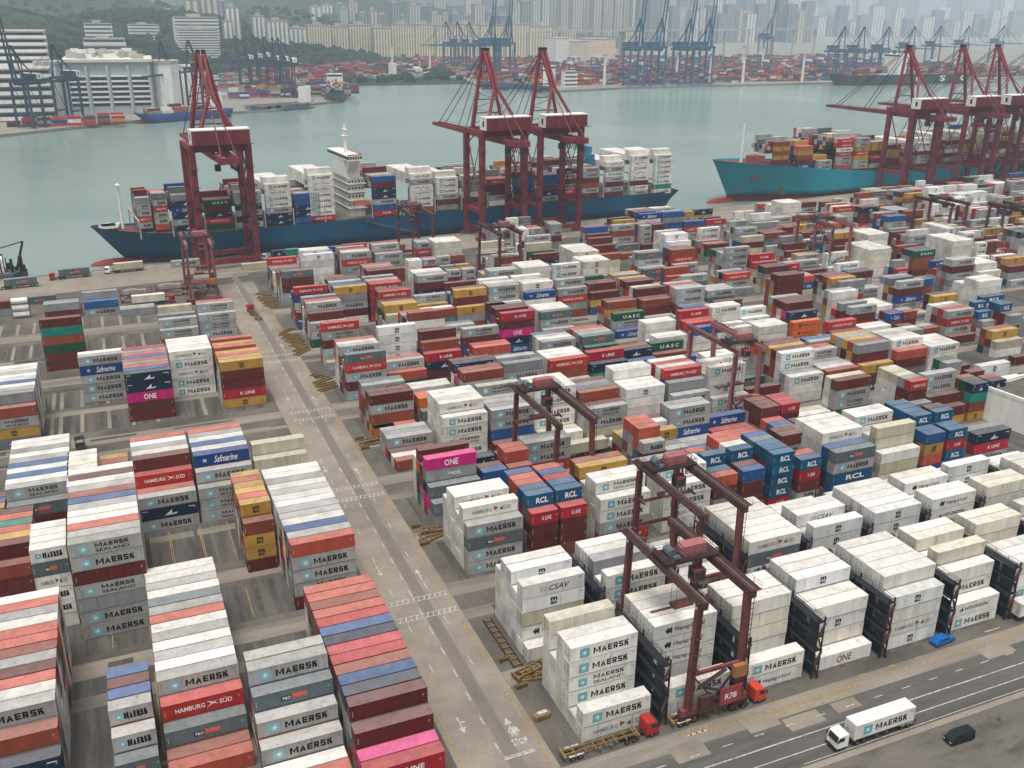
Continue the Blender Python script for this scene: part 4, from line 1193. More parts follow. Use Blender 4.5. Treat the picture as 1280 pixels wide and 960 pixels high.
def cargo(bays, base, halfB, codes_far, rows=14, bow=None):
    """containers stowed on deck: (x, n, near-row codes, 40/20) in ship coordinates"""
    out = []
    for x, n, cs, L, z0 in bays:
        w = 2.5
        hb = halfB if not bow else halfB*min(1, (max(.02, (x-(4 if bow < 60 else 16))/bow))**.6)
        for r in range(rows):
            y = -hb+.6+r*w
            if y+CW > hb: break
            white = cs[0] in REEFER
            nn = n if r == 0 or (white and r > 2) else n+1 if white else max(2, n+rnd.choice((0, 0, 0, 1, -1)))
            for t in range(nn):
                if t < nn-2 and r > 0 and L == 40 and r < rows-1: continue      # out of sight inside the stow
                k = nn-1-t
                c = cs[k] if r == 0 and k < len(cs) else (rnd.choice('WWRhW') if white and k < 4 else rnd.choice(DRY))
                out.append(dict(x=x, y=y, z=z0+t*(CH-.06), L=L, c=c, score=1 if r == 0 else 0, v=rnd.uniform(.85, 1.1)))
    return out

HULL_BLUE = paint('hull_blue_paint', (.008, .072, .145), .45, .25, .03, rust=.1, streak=(1, 1, .2))
HULL_RED = paint('antifouling_red', (.22, .035, .035), .6, .3, .05)
HULL_SKY = paint('hull_pale_blue_paint', (.014, .245, .325), .4, .18, .03, streak=(1, 1, .2))

sh = empty('container_ship', Q(-7, 21.5, 0), QA, 'dark blue container ship with white bridge moored under quay cranes', 'ship')
hull('hull', 321, 38, 11.6, 15.5, HULL_BLUE, HULL_RED, sh)
m = MB(); m.prism([(18,-8),(52,-17.8),(300,-17.8),(300,17.8),(52,17.8),(18,8)], 10.4, 12.1); m.build('hatch_coaming', paint('coaming_paint', (.13,.125,.11), .7, .3, .3), sh)
# bridge island
bx = 123
m = MB(); m.box(bx-3.5, bx+4.5, -13, 13, 10.8, 31)
for z in (16, 20, 24, 28): m.box(bx-3.9, bx+5.6, -13.8, 13.8, z, z+.25)
br = m.build('deckhouse', paint('deckhouse_paint', (.60,.585,.54), .6, .25, .3, rust=.4), sh)
m = MB(); m.box(bx-4, bx+4, -9, 9, 31, 41); m.box(bx-4.4, bx+3.0, -16.4, 16.4, 39.8, 42.4); m.add([(bx-3,-9,33),(bx+2,-9,33),(bx+2,-16,39.7),(bx-3,-16,39.7),(bx-3,-8.9,39),(bx+2,-8.9,39)], [(0,1,2,3),(0,3,4),(1,5,2),(3,2,5,4)]); wh = m.build('wheelhouse', WHITE, sh)
m = MB(); m.box(bx-4.47, bx-4.42, -16, 16, 40.6, 42); 
for k in range(6): m.box(bx-4.6+k*1.3, bx-3.7+k*1.3, -16.46, -16.41, 40.6, 42)
m.build('bridge_window', GLASS, wh)
m = MB(); rail(m, [(bx-4.3, -16.3, 42.4), (bx+2.9, -16.3, 42.4), (bx+2.9, 16.3, 42.4)], 1.1, 2, .08); m.box(bx-4.3, bx+2.9, -16.35, -16.2, 42.4, 43); m.build('bridge_rail', paint('orange_rail_paint', (.5,.14,.05), .6, .2, 1), wh)
m = MB(); m.beam((bx-1, -3, 42), (bx-1, -3, 56), 1.4, 1.4, .8, .8); m.box(bx-2.2, bx+.2, -5.5, -.5, 50.5, 50.8); m.box(bx-1.6, bx-.4, -6, 0, 53.5, 53.8); m.box(bx+1, bx+1.6, 3, 3.6, 42, 52); m.build('radar_mast', WHITE, sh)
m = MB()
for z in (17.5, 21.5, 25.5, 29):
    for k in range(5): m.box(bx-3.6+k*1.7, bx-2.8+k*1.7, -13.06, -13.01, z, z+1)
m.build('cabin_window', GLASS, br)['kind'] = 'stuff'
m = MB(); m.add([(bx-3,-19.6,18.6),(bx+5,-19.6,18.6),(bx+6,-18.2,20.6),(bx-4,-18.2,20.6),(bx-3,-17.4,18.6),(bx+5,-17.4,18.6)], [(0,1,2,3),(0,4,5,1),(3,2,5,4),(0,3,4),(1,5,2)]); m.build('lifeboat', paint('lifeboat_orange', (.26,.05,.03), .5, .1, 1), sh)
m = MB(); m.tube((14, 0, 13), (14, 0, 34), .7, 8, .35); m.box(13.2, 14.8, -2, 2, 33, 33.4); m.build('foremast', WHITE, sh)
m = MB()
for k in range(18): m.box(2.5+rnd.random()*9, 4+rnd.random()*9, -5+rnd.random()*9, -4+rnd.random()*9, 14.2, 15.4)
m.build('mooring_winch', WHITE, sh)['kind'] = 'stuff'
m = MB(); m.box(264.6, 267.6, -7, 7, 11, 34); m.box(264.8, 267.4, -4, 4, 34, 38); m.build('funnel', paint('funnel_blue_paint', (.05,.2,.36), .5, .15, .2), sh)
LASH = paint('lashing_bridge_paint', (.42,.40,.36), .6, .25, .4)
xs1 = [20.5, 34.5, 49, 63, 76.8, 90.2, 106.5]
for x in [19, 33.2, 47.6, 61.6, 75.4, 89.2, 104.8, 129.2, 143.8, 163.4, 178.6, 193.8, 209, 224, 239.2, 250.6, 267, 284, 302.2]:
    m = MB()
    for y in (-18.4, 17.6): m.box(x, x+.5, y, y+.8, 11, 19.5)
    m.box(x, x+.5, -17.6, 17.6, 18.6, 19.4); m.build('lashing_bridge', LASH, sh)
b1 = [(20, 5, 'gmMHM', 20, 15.2), (27, 6, 'FMHMM', 20, 14.2), (34.6, 6, 'gNSNMN', 40, 13.4), (48.6, 5, 'GdNH', 40, 13.4), (62.4, 6, 'MMNMN', 40, 13.4), (76.6, 7, 'RhRRMNN', 40, 13.4),
      (90.4, 5, 'BBNNB', 40, 13.4), (106.2-1.0, 8, 'RhhRRRRH', 40, 13.4)]
b1 = [b for b in b1 if b[0] < 98] + [(98.4-.5, 8, 'RhhRRRRH', 40, 13.4), (130.2, 7, 'BdNN', 40, 13.4), (150.4, 7, 'hMhhRR', 40, 13.4), (164.6, 6, 'RRRMd', 40, 13.4), (179.6, 6, 'MMgWd', 40, 13.4), (194.8, 5, 'HddM', 40, 13.4),
      (210, 6, 'NBBN', 40, 13.4), (225, 5, 'BBdN', 40, 13.4), (237.4, 6, 'NMd', 40, 13.4), (251.8, 6, 'MMdoMd', 40, 13.0), (268.2, 7, 'hMRMdMd', 40, 12.6), (285.4, 8, 'RhRhRdRM', 40, 12.2), (302.0, 8, 'RRRRRRTR', 40, 11.8)]
mass('deck_containers', cargo([(x, n, c, L, z-1.2) for x, n, c, L, z in b1], 13, 18.9, 'W', 15, 51), 'containers stowed in tall tiers on the dark blue ship').parent = sh
for o in list(sh.children):
    if o.name.startswith('deck_containers'):
        for k in ('category', 'group', 'label'):
            if k in o: del o[k]
# gangway
m = MB(); m.beam((bx+2, -19.5, 10.5), (bx+30, -21.2, 2.2), .9, .3); rail(m, [(bx+2, -19.9, 10.6), (bx+30, -21.6, 2.3)], 1, 3, .06); m.build('gangway', STEEL, sh)

s2 = empty('container_ship', Q(356, 26, 0), QA, 'pale blue container ship with red waterline at the far quay', 'ship')
hull('hull', 350, 48, 12.5, 24, HULL_SKY, HULL_RED, s2, boot=1.4, bow_len=.2, sheer=.36, sp=1.0)
m = MB(); m.prism([(24,-9),(70,-21),(330,-21),(330,21),(70,21),(24,9)], 11.5, 15); m.build('hatch_coaming', paint('coaming_red_paint', (.25,.07,.05), .7, .3, .3), s2)
m = MB(); m.prism([(28,-2),(38,-5),(38,5),(28,2)], 16, 25); m.build('breakwater', paint('coaming_red_paint', (.25,.07,.05), .7, .3, .3), s2)
m = MB(); m.tube((19, -4, 20), (19, -4, 46), .8, 8, .4); m.build('foremast', WHITE, s2)
m = MB(); m.box(36, 40, -23.2, -22.6, 3, 8); m.build('shell_door', paint('shell_door_rust', (.10,.09,.06), .8, .4, .5), s2)
v, f = text2d('MAERSK', .03); m = MB(); m.add([(228+p[0]*70, -24.06, 3+p[1]*8) for p in v], f); m.build('lettering', BLACK, s2)
b2 = [(40, 5, 'oYoYb', 40, 20), (56, 5, 'eYod', 40, 17), (70.5, 2, 'MM', 40, 16), (84.5, 7, 'HHRHMMe', 40, 15.4), (99.5, 7, 'MMYHYMM', 40, 15.2), (114, 6, 'YYdH', 40, 15), (128.5, 5, 'dYYd', 40, 15), (143, 4, 'MdM', 40, 15),
      (158, 5, 'RWdM', 40, 15), (172.5, 4, 'dHd', 40, 15), (187, 6, 'tdM', 40, 15), (201.5, 5, 'dYY', 40, 15), (216, 6, 'tttM', 40, 15), (230.5, 6, 'MMd', 40, 15), (245, 5, 'Ydd', 40, 15), (260, 6, 'Mtt', 40, 15)]
mass('deck_containers', cargo(b2, 15, 22.5, 'd', 17, 70), 'x').parent = s2
for o in list(s2.children):
    if o.name.startswith('deck_containers'):
        for k in ('category', 'group', 'label'):
            if k in o: del o[k]
# ------------------------------------------------------------------ vehicles
def cab(parent, col_mat, x, L=2.2, W=2.4, H=2.9, z=.75, fwd=1):
    """cab-over tractor cab, front towards fwd*X"""
    prof = [(0, 0), (L, 0), (L+.06, 1.05), (L-.32, H-.75), (L-.62, H-.62), (.1, H-.55), (0, H-.75)]
    m = MB(); pts = [(x+fwd*px, z+pz) for px, pz in prof]
    vs = [(px, -W/2, pz) for px, pz in pts]+[(px, W/2, pz) for px, pz in pts]; n = len(pts)
    m.add(vs, [tuple(range(n)), tuple(range(2*n-1, n-1, -1))]+[(i, n+i, n+(i+1) % n, (i+1) % n) for i in range(n)])
    c = m.build('cab', col_mat, parent)
    m = MB(); a, b_ = (x+fwd*(L+.045), z+1.12), (x+fwd*(L-.30), z+H-.82)
    m.add([(a[0]+fwd*.03, -W/2+.15, a[1]), (a[0]+fwd*.03, W/2-.15, a[1]), (b_[0]+fwd*.03, W/2-.15, b_[1]), (b_[0]+fwd*.03, -W/2+.15, b_[1])], [(0,1,2,3)]); m.build('windscreen', GLASS, c)
    for sy in (-1, 1):
        m = MB(); y = sy*(W/2+.012); xa, xb = sorted((x+fwd*.9, x+fwd*(L-.25)))
        m.add([(xa, y, z+1.2), (xb, y, z+1.2), (xb-.15*fwd, y, z+1.95), (xa, y, z+1.95)], [(0,1,2,3)]); m.build('side_window', GLASS, c)
        m = MB(); m.box(*sorted((x+fwd*(L+.02), x+fwd*(L+.1))), *sorted((sy*.75, sy*1.05)), z+.2, z+.42); m.build('headlight', WHITE, c)
        m = MB(); m.box(*sorted((x+fwd*(L-.1), x+fwd*(L+.12))), *sorted((sy*(W/2+.05), sy*(W/2+.2))), z+1.3, z+1.8); m.build('mirror', BLACK, c)
    m = MB(); m.box(*sorted((x+fwd*(L-.05), x+fwd*(L+.18))), -W/2, W/2, z-.3, z+.12); m.build('bumper', BLACK, c)
    return c

def lorry(x, y, fwd, col, chassis, label, length=13.0, rot=0, load=True, z=.0):
    """tractor and skeletal trailer; x, y is the rear end centre, cab towards fwd*X in local axes"""
    t = empty('container_lorry', (x, y, z), rot, label, 'lorry', 'lorries working in the terminal')
    cab(t, col, fwd*(length+1.0), fwd=fwd)
    m = MB()
    for sy in (-.45, .45): m.box(*sorted((0, fwd*(length-.3))), sy-.09, sy+.09, .95, 1.3)
    for k in range(8):
        q = fwd*(.3+k*(length-1)/7); m.box(*sorted((q-.1, q+.1)), -1.1, 1.1, 1.0, 1.22)
    for q in (.1, length-.5): m.box(*sorted((fwd*q, fwd*(q+.4))), -1.2, 1.2, 1.05, 1.34)
    m.build('trailer_frame', chassis, t)
    m = MB(); m.box(*sorted((fwd*(length-3.4), fwd*(length+2.6))), -.42, .42, .6, .93); m.build('tractor_frame', BLACK, t)
    for q in (1.6, 2.9):
        m = MB()
        for sy in (-1, 1): m.box(*sorted((fwd*(q-.62), fwd*(q+.62))), *sorted((sy*.85, sy*1.2)), 1.02, 1.06)
        m.build('mudguard', LINE_W, t)['kind'] = 'stuff'
    for q in (1.6, 2.9, length-2.4, length-1.1, length+2.2):
        for sy in (-1, 1): put('wheel', WH_LORRY, t, (fwd*q, sy*1.0, .5))
    m = MB()
    for q in (length*.45, length*.6):
        for sy in (-1, 1): m.box(*sorted((fwd*q, fwd*(q+.5))), *sorted((sy*.6, sy*1.1)), .55, .92)
    m.build('landing_leg', STEEL, t)
    return t
CAB_W = paint('white_cab_paint', (.74,.74,.72), .35, .12, .8)
CAB_R = paint('red_cab_paint', (.36,.03,.03), .4, .2, .8)
CAB_O = paint('bright_red_cab_paint', (.55,.06,.03), .4, .15, .8)
FRAME_R = paint('rusty_trailer_paint', (.16,.045,.035), .7, .35, 1)
lorry(110.6, 89.97, -1, CAB_W, FRAME_R, 'white lorry carrying a white box along the perimeter road', 13.2)
lorry(53.4, 104.0, 1, CAB_R, YELLOW, 'empty yellow skeletal trailer behind a dark red tractor at the corner', 13.6)
lorry(73.0, 104.15, 1, CAB_O, YELLOW, 'bright red tractor with yellow trailer waiting under the R78 crane', 15.0)
lorry(162.9, 104.15, 1, CAB_W, FRAME_R, 'lorry loaded with a reefer beside the reefer racks', 13.2)
lorry(100.4, 200.85, 1, CAB_W, FRAME_R, 'lorry carrying a pale tan box in the gantry lane', 13.2)
lorry(160.0, 201.65, 1, CAB_R, FRAME_R, 'dark red lorry carrying a white box in the gantry lane', 13.2)
lorry(46.5, 349.0, 1, CAB_R, YELLOW, 'red lorry with empty trailer on the arrowed road', 11.0, rot=math.radians(96))
lorry(3.0, 386.0, 1, CAB_R, FRAME_R, 'red lorry carrying a cream box near the quay gantry', 13.2)
for (s, t_, c, txt) in ((-46, -17, CAB_W, 'white'), (-25, -9.5, CAB_R, 'red'), (-3, -8.5, CAB_W, 'white')):
    p = Q(s+13.4, t_); lorry(p.x, p.y, -1, c, FRAME_R, {(-46): 'white lorry carrying a grey box along the quay end', (-25): 'red lorry carrying a grey box on the quay', (-3): 'white lorry carrying a tan box beside the bow'}[s], 13.2, rot=QA)
p = Q(78, -14); lorry(p.x, p.y, -1, CAB_W, FRAME_R, 'white lorry carrying blue boxes beside the blue hull', 13.2, rot=QA)

def car(x, y, rot, col, label, L=4.6, W=1.8, van=False):
    t = empty('parked_car' if not van else 'parked_van', (x, y, 0), rot, label, 'van' if van else 'car')
    if van: prof = [(0,.35),(L,.35),(L,.85),(L-.55,1.15),(L-1.25,1.8),(L-1.6,1.9),(.15,1.9),(0,1.5)]
    else: prof = [(0,.32),(L,.32),(L,.75),(L-.1,.88),(L-1.1,1.0),(L-1.9,1.5),(L-2.2,1.55),(.7,1.52),(.15,1.0),(0,.9)]
    m = MB(); n = len(prof)
    vs = []
    for y_, sc in ((-W/2, 1), (W/2, 1)):
        for px, pz in prof: vs.append((px, y_*(1 if pz < 1.05 else .86), pz))
    m.add(vs, [tuple(range(n)), tuple(range(2*n-1, n-1, -1))]+[(i, n+i, n+(i+1) % n, (i+1) % n) for i in range(n)])
    m.build('body', col, t)
    zt = 1.8 if van else 1.47
    for sy in (-1, 1):
        m = MB(); ya, yb = sy*(W/2*.985+.012), sy*(W/2*.875+.012)
        for xa, xb in ((.75, 1.9), (2.0, L-1.75)): m.add([(xa, ya, 1.1), (xb, ya, 1.1), (xb-.1, yb, zt-.08), (xa, yb, zt-.08)], [(0,1,2,3)])
        m.build('side_window', GLASS, t)
    a, b_ = ((L-.58, 1.17), (L-1.24, 1.78)) if van else ((L-1.13, 1.03), (L-1.88, 1.48))
    m = MB(); m.add([(a[0]+.02, -W*.40, a[1]+.02), (a[0]+.02, W*.40, a[1]+.02), (b_[0]+.02, W*.38, b_[1]+.02), (b_[0]+.02, -W*.38, b_[1]+.02)], [(0,1,2,3)]); m.build('windscreen', GLASS, t)
    for q in (.9, L-.9):
        for sy in (-1, 1): put('wheel', WH_CAR, t, (q, sy*(W/2-.1), .33))
    for sy in (-1, 1):
        m = MB(); m.box(L, L+.02, *sorted((sy*W*.28, sy*W*.45)), .62, .8); m.build('headlight', WHITE, t)
    return t
car(129.5, 103.9, math.radians(4), paint('blue_car_paint', (.01,.11,.33), .3, .1, 1), 'bright blue pickup parked against the reefer stacks', 5.0)
m = MB()
car(117.0, 83.6, math.radians(178), paint('black_car_paint', (.012,.018,.017), .3, .1, 1), 'black van parked alone in the lorry park', 4.9, 1.85, True)
# dark yard tractor on the left field
t = empty('yard_tractor', (-14.6, 250.6, 0), math.radians(100), 'small dark open-framed yard tractor in the empty left lane', 'tractor')
m = MB(); m.box(0, 4.2, -1.1, 1.1, .6, 1.1); m.build('chassis', BLACK, t)
m = MB()
for x in (1.8, 3.9):
    for y in (-1, 1): m.beam((x, y, 1.1), (x, y, 3.0), .12, .12)
m.box(1.6, 4.1, -1.15, 1.15, 3.0, 3.12); m.build('cab_frame', BLACK, t)
for x in (.8, 3.4):
    for y in (-1, 1): put('wheel', WH_LORRY, t, (x, y, .5))

# ------------------------------------------------------------------ yard furniture
t = empty('long_lifting_frame', (56.2, 127.2, 0), 0, 'long rusty yellow frame with cross bars lying along the reefer block', 'spreader')
for x_ in (-.9, .7):
    m = MB(); m.box(x_, x_+.2, 0, 15, .05, .45); m.build('side_rail', RTG_DARK, t)
for k in range(9):
    m = MB(); m.box(-.69, .69, .3+k*1.75, .55+k*1.75, .1, .38); m.build('cross_bar', YELLOW, t)
def barrier(x, y, i):
    t = empty('striped_barrier', (x, y, 0), math.radians(8), ['striped kerb block on the far side of the third block gap', 'striped kerb block on the near side of the third block gap', 'striped kerb block just beyond the reefer block gap', 'striped kerb block just before the reefer block gap', 'striped kerb block beyond the fifth block gap', 'striped kerb block before the fifth block gap', 'striped kerb block at the eighth block gap'][i], 'barrier', 'striped blocks along the arrowed road')
    m = MB(); m.prism([(-1.1,-.35),(1.1,-.35),(1.1,.35),(-1.1,.35)], 0, .7); m.build('block', YELLOW, t)
    m = MB()
    for k in range(4): 
        x0 = -1+k*.55; m.add([(x0,-.356,.02),(x0+.25,-.356,.02),(x0+.45,-.356,.7),(x0+.2,-.356,.7)], [(0,1,2,3)]); m.add([(x0,-.35,.705),(x0+.25,-.35,.705),(x0+.25,.35,.705),(x0,.35,.705)], [(0,1,2,3)])
    m.build('black_stripe', BLACK, t)['kind'] = 'stuff'
for i, (x, y) in enumerate(((54.3, 181), (53.8, 173.2), (54.6, 129.8), (54.5, 122.0), (54.4, 232), (54.3, 225.5), (54.2, 283))): barrier(x, y, i)
def spreader_frame(x, y, z, rot, i, label):
    t = empty('spreader_frame', (x, y, z), rot, label, 'spreader', 'yellow lifting frames lying beside the stacks')
    m = MB()
    for y_ in (-.8, .8): m.box(-3.2, 3.2, y_-.12, y_+.12, .1, .5)
    m.build('side_rail', YELLOW, t)
    m = MB()
    for k in range(6): m.box(-3.2+k*1.22, -2.95+k*1.22, -.68, .68, .15, .4)
    m.build('cross_bar', YELLOW, t)['kind'] = 'stuff'
    m = MB()
    for x_ in (-3.3, 3.0): m.box(x_, x_+.3, -1.2, 1.2, .05, .45)
    m.build('end_beam', YELLOW, t)
SPR = [(57.6, 124.4, 0, .06, 'topmost yellow frame at the reefer block gap'), (57.4, 124.9, .55, .25, 'tilted yellow frame on the reefer gap pile'), (58.6, 123.3, 0, -.2, 'yellow frame leaning out of the reefer gap'),
       (57.0, 176.6, 0, .1, 'yellow frame by the third block corner'), (57.6, 177.4, .55, -.2, 'yellow frame stacked by the third block corner'), (56.5, 175.2, 0, .35, 'skewed yellow frame by the third block corner'),
       (56.6, 228, 0, .05, 'yellow frame at the fifth block gap'), (56.9, 229.2, .5, .2, 'stacked yellow frame at the fifth block gap')]
for y in (308, 311.6, 314.2, 317.8, 321, 324.6, 328.4, 333): SPR.append((53.9+rnd.uniform(-.6, .6), y, 0, rnd.uniform(-1.0, 1.0), f'rusty yellow frame {["square to", "skewed towards"][int(y) % 2]} the road, {nth(len(SPR)-8)} of the long row'))
for y in (272, 275.4, 279, 283): SPR.append((54.8, y, 0, rnd.uniform(-.9, .9), f'rusty yellow frame in the short row, {nth(len(SPR)-16)} from the crossing'))
for y in (366, 370, 374.6, 379, 384): SPR.append((53.6, y, 0, rnd.uniform(-1.1, 1.1), f'rusty frame near the quay end, {nth(len(SPR)-20)} along the road'))
for i, q in enumerate(SPR): spreader_frame(*q[:4], i, q[4])
t = empty('yellow_winch_unit', (54.6, 113.6, 0), .1, 'yellow rounded machine standing beside the road near reefers', 'machine')
m = MB(); m.prism([(-1.3,-.6),(1.3,-.6),(1.5,-.3),(1.5,.3),(1.3,.6),(-1.3,.6),(-1.5,.3),(-1.5,-.3)], .1, 1.0); m.build('housing', YELLOW, t)
m = MB(); m.box(-.9, .9, -.35, .35, 1.0, 1.35); m.build('cover', LINE_W, t)
# reefer racks between the bays of the first two blocks
RACK = paint('reefer_rack_steel', (.022,.024,.03), .6, .3, .6)
RACKP = paint('reefer_rack_panel', (.016,.026,.036), .5, .4, .5)
RACKR = paint('reefer_rack_red_steel', (.10,.04,.04), .6, .3, .6)
for bi, (y0, y1, nm) in enumerate(((104.9, 122, 'front'), (127.2, 143.2, 'rear'))):
    for k in range(8):
        x = 58.2+15.4*k+12.192+1.0
        t = empty('reefer_rack', (x, y0, 0), 0, f'dark steel reefer rack in the {nm} white block, {nth(k)} gap from the arrowed road', 'rack', 'plug racks between the reefer bays')
        for y in (0, (y1-y0)/2, y1-y0):
            m = MB(); m.beam((.2, y, 0), (.2, y, 12.6), .22, .22); m.beam((1.5, y, 0), (1.5, y, 12.6), .22, .22); m.build('post', RACK, t)
        for z in (2.7, 5.6, 8.5, 11.4):
            m = MB(); m.box(.1, 1.6, 0, y1-y0, z, z+.12); m.build('platform', RACK, t)
            m = MB(); rail(m, [(1.55, 0, z+.12), (1.55, y1-y0, z+.12)], 1.0, 2.6, .06); rail(m, [(.15, -.05, z+.12), (1.55, -.05, z+.12)], 1, 1.4, .06); m.build('handrail', RACK, t)
        m = MB()
        for q in range(4): m.beam((.3 if q % 2 else 1.4, -.3, .2+q*2.9), (1.4 if q % 2 else .3, -.3, 2.9+q*2.9), .5, .09)
        m.build('stair', RACKR, t)
        for z in (0, 2.9, 5.8, 8.7):
            m = MB()
            for q in range(5): m.box(.62, .68, .2+q*(y1-y0)/5, (q+1)*(y1-y0)/5-rnd.uniform(.25, .9), z+.15+rnd.uniform(0, .3), z+rnd.uniform(1.9, 2.55))
            m.build('screen_panel', RACKP, t)['kind'] = 'stuff'
        m = MB()
        for q in range(4): m.box(.75, 1.1, y1-y0-1.2, y1-y0-.3, 3+q*2.9, 4.6+q*2.9)
        m.build('plug_box', RACKR, t)['kind'] = 'stuff'
# loaded flat racks and tanks on the left
def flat_rack(x, y, n, i, label):
    for k in range(n):
        t = empty('flat_rack', (x, y, k*2.75), 0, label if n == 1 else f'{label}, {["lower", "upper"][k]} of the pair', 'flat rack', 'red flat racks near the quay')
        m = MB(); m.box(0, 12.19, 0, CW, 0, .45); m.build('bed', FRAME_R, t)
        m = MB()
        for xx in (0, 11.9):
            for yy in (0, CW-.3): m.box(xx, xx+.29, yy, yy+.3, .45, 2.7)
            m.box(xx, xx+.29, .3, CW-.3, 2.2, 2.6)
        m.build('end_frame', FRAME_R, t)
        m = MB(); m.box(1.5, 9.8, .3, 2.1, .46, 1.5+k*.5); m.box(2.5, 6.5, .5, 1.9, 1.5+k*.5, 2.1+k*.3); m.build('sheeted_load', paint('grey_tarpaulin', (.34,.31,.29), .8, .3, .6), t)
flat_rack(-.4, 391.5, 2, 0, 'rust red flat rack by the quay gantry')
flat_rack(13.0, 395.0, 2, 1, 'rust red flat rack with sheeted load by the arrowed road')
flat_rack(-26.6, 386, 1, 2, 'low rust red flat rack beside the grey boxes')
for k in range(3):
    t = empty('tank_container', (-38.2, 384.0-k*.0, k*2.62), 0, f'white tank in a frame, {["bottom", "middle", "top"][k]} of the stack', 'tank', 'stacked tank containers')
    m = MB(); m.tube((.25, 1.2, 1.3), (5.8, 1.2, 1.3), 1.1, 16); o = m.build('tank', WHITE, t)
    m = MB()
    for x in (0, 5.9):
        for y in (0, 2.28): m.box(x, x+.15, y, y+.15, 0, 2.6)
    m.box(0, 6.05, 0, .14, 0, .14); m.box(0, 6.05, 2.29, 2.43, 0, .14); m.build('frame', STEEL, t)
# white flat-roofed building at the right
t = empty('yard_building', (227.5, 161.5, 0), math.radians(7), 'white flat-roofed yard building with grey roof behind the short stacks', 'building')
m = MB(); m.box(0, 60, 0, 20, 0, 9.2); m.build('wall', WHITE, t)
m = MB(); m.sheet(.7, 59.3, .7, 19.3, 9.204); m.build('roof', G_ASPH, t)
m = MB()
for x0, x1, y0, y1 in ((-.1, 60.1, -.1, .6), (-.1, 60.1, 19.4, 20.1), (-.1, .6, .6, 19.4), (59.4, 60.1, .6, 19.4)): m.box(x0, x1, y0, y1, 9.0, 10.0)
m.build('parapet', WHITE, t)
for k in range(4):
    m = MB(); m.box(4+k*7, 7+k*7, -.05, -.01, 4, 6); m.build('window', GLASS, t)
# floodlight pole by the left quay
# ------------------------------------------------------------------ the far shore
def on_y(u, v, y):
    d = ray(u, v); return CAMPOS + d*(y/d.y)
coast = [(-6000,500),(-700,700),(-300,860),(-82,1005),(39,1098),(92,1150),(196,1171),(246,1233),(298,1279),(345,1452),(382,1664),(452,1832),(524,1869),
         (616,1904),(582,1729),(608,1653),(565,1464),(606,1372),(634,1350),(783,1390),(1193,1404),(1701,1421),(4000,1500),(9000,1600),(9000,9500),(-6000,9500)]
m = MB(); m.prism(coast, -6, 0); struct('far_shore', m, ground('far_shore_concrete', (.20,.19,.17), (.28,.26,.23), .02, (.10,.10,.09), .01))
# hills
HILL = [(-900,2300,700,500,150),(-300,2350,420,420,120),(150,2700,420,420,105),(-1500,3200,900,700,300),(-300,3600,900,600,190),(500,3300,420,380,120),(900,4200,900,700,170),
        (0,6800,2600,900,330),(3000,7600,2600,900,250),(6000,7600,2600,900,230),(-2500,6000,1500,1200,420),(60,2080,160,130,52),(330,2250,240,150,48),(-140,1800,190,190,60)]
import mathutils
nx, ny = 150, 110; vs_ = []
for j in range(ny):
    for i in range(nx):
        x = -2600+i*58; y = 1560+j*58
        h = -3
        for cx, cy, rx, ry, hh in HILL: h = max(h, hh*math.exp(-((x-cx)/rx)**2-((y-cy)/ry)**2)-4)
        k = max(0, h); h += k*.35*(mathutils.noise.fractal(Vector((x*.0022, y*.0022, 1)), 1, 2, 5))
        vs_.append((x, y, h if h > .5 else -2.5))
m = MB(); m.add(vs_, [(j*nx+i, j*nx+i+1, (j+1)*nx+i+1, (j+1)*nx+i) for j in range(ny-1) for i in range(nx-1)])
hm = ground('wooded_hillside', (.012,.03,.016), (.03,.055,.026), .012, (.045,.06,.035), .004)
h = struct('hills', m, hm)
for p in h.data.polygons: p.use_smooth = True
def hz(x, y):
    h = 0
    for cx, cy, rx, ry, hh in HILL: h = max(h, hh*math.exp(-((x-cx)/rx)**2-((y-cy)/ry)**2)-4)
    return max(0, h)
# hillside wood: a mass of small uneven crowns
ico = [(0,0,1),(.89,0,.45),(.28,.85,.45),(-.72,.53,.45),(-.72,-.53,.45),(.28,-.85,.45),(.72,.53,-.45),(-.28,.85,-.45),(-.89,0,-.45),(-.28,-.85,-.45),(.72,-.53,-.45)]
icf = [(0,1,2),(0,2,3),(0,3,4),(0,4,5),(0,5,1),(1,6,2),(2,7,3),(3,8,4),(4,9,5),(5,10,1),(2,6,7),(3,7,8),(4,8,9),(5,9,10),(1,10,6)]
m = MB()
for k in range(5200):
    if k % 3: x, y = rnd.uniform(-500, 620), rnd.uniform(1600, 2700)
    else: x, y = rnd.uniform(-1500, 1300), rnd.uniform(1900, 3600)
    z = hz(x, y)
    if z < 3 and rnd.random() < .75: continue
    r = rnd.uniform(5, 11)*(1+y/9000); g = rnd.uniform(.6, 1.3)
    m.add([(x+p[0]*r*rnd.uniform(.7,1.25), y+p[1]*r*rnd.uniform(.7,1.25), z+2+p[2]*r*rnd.uniform(.6,1.1)) for p in ico], icf, 0, (.012*g, .028*g, .016*g))
tag(m.build('hillside_wood', paint('foliage', rough=.9, dirt=.4, scale=.08, source='attr', streak=(1,1,1))), 'dark green wood covering the slopes across the harbour', 'wood', kind='stuff')

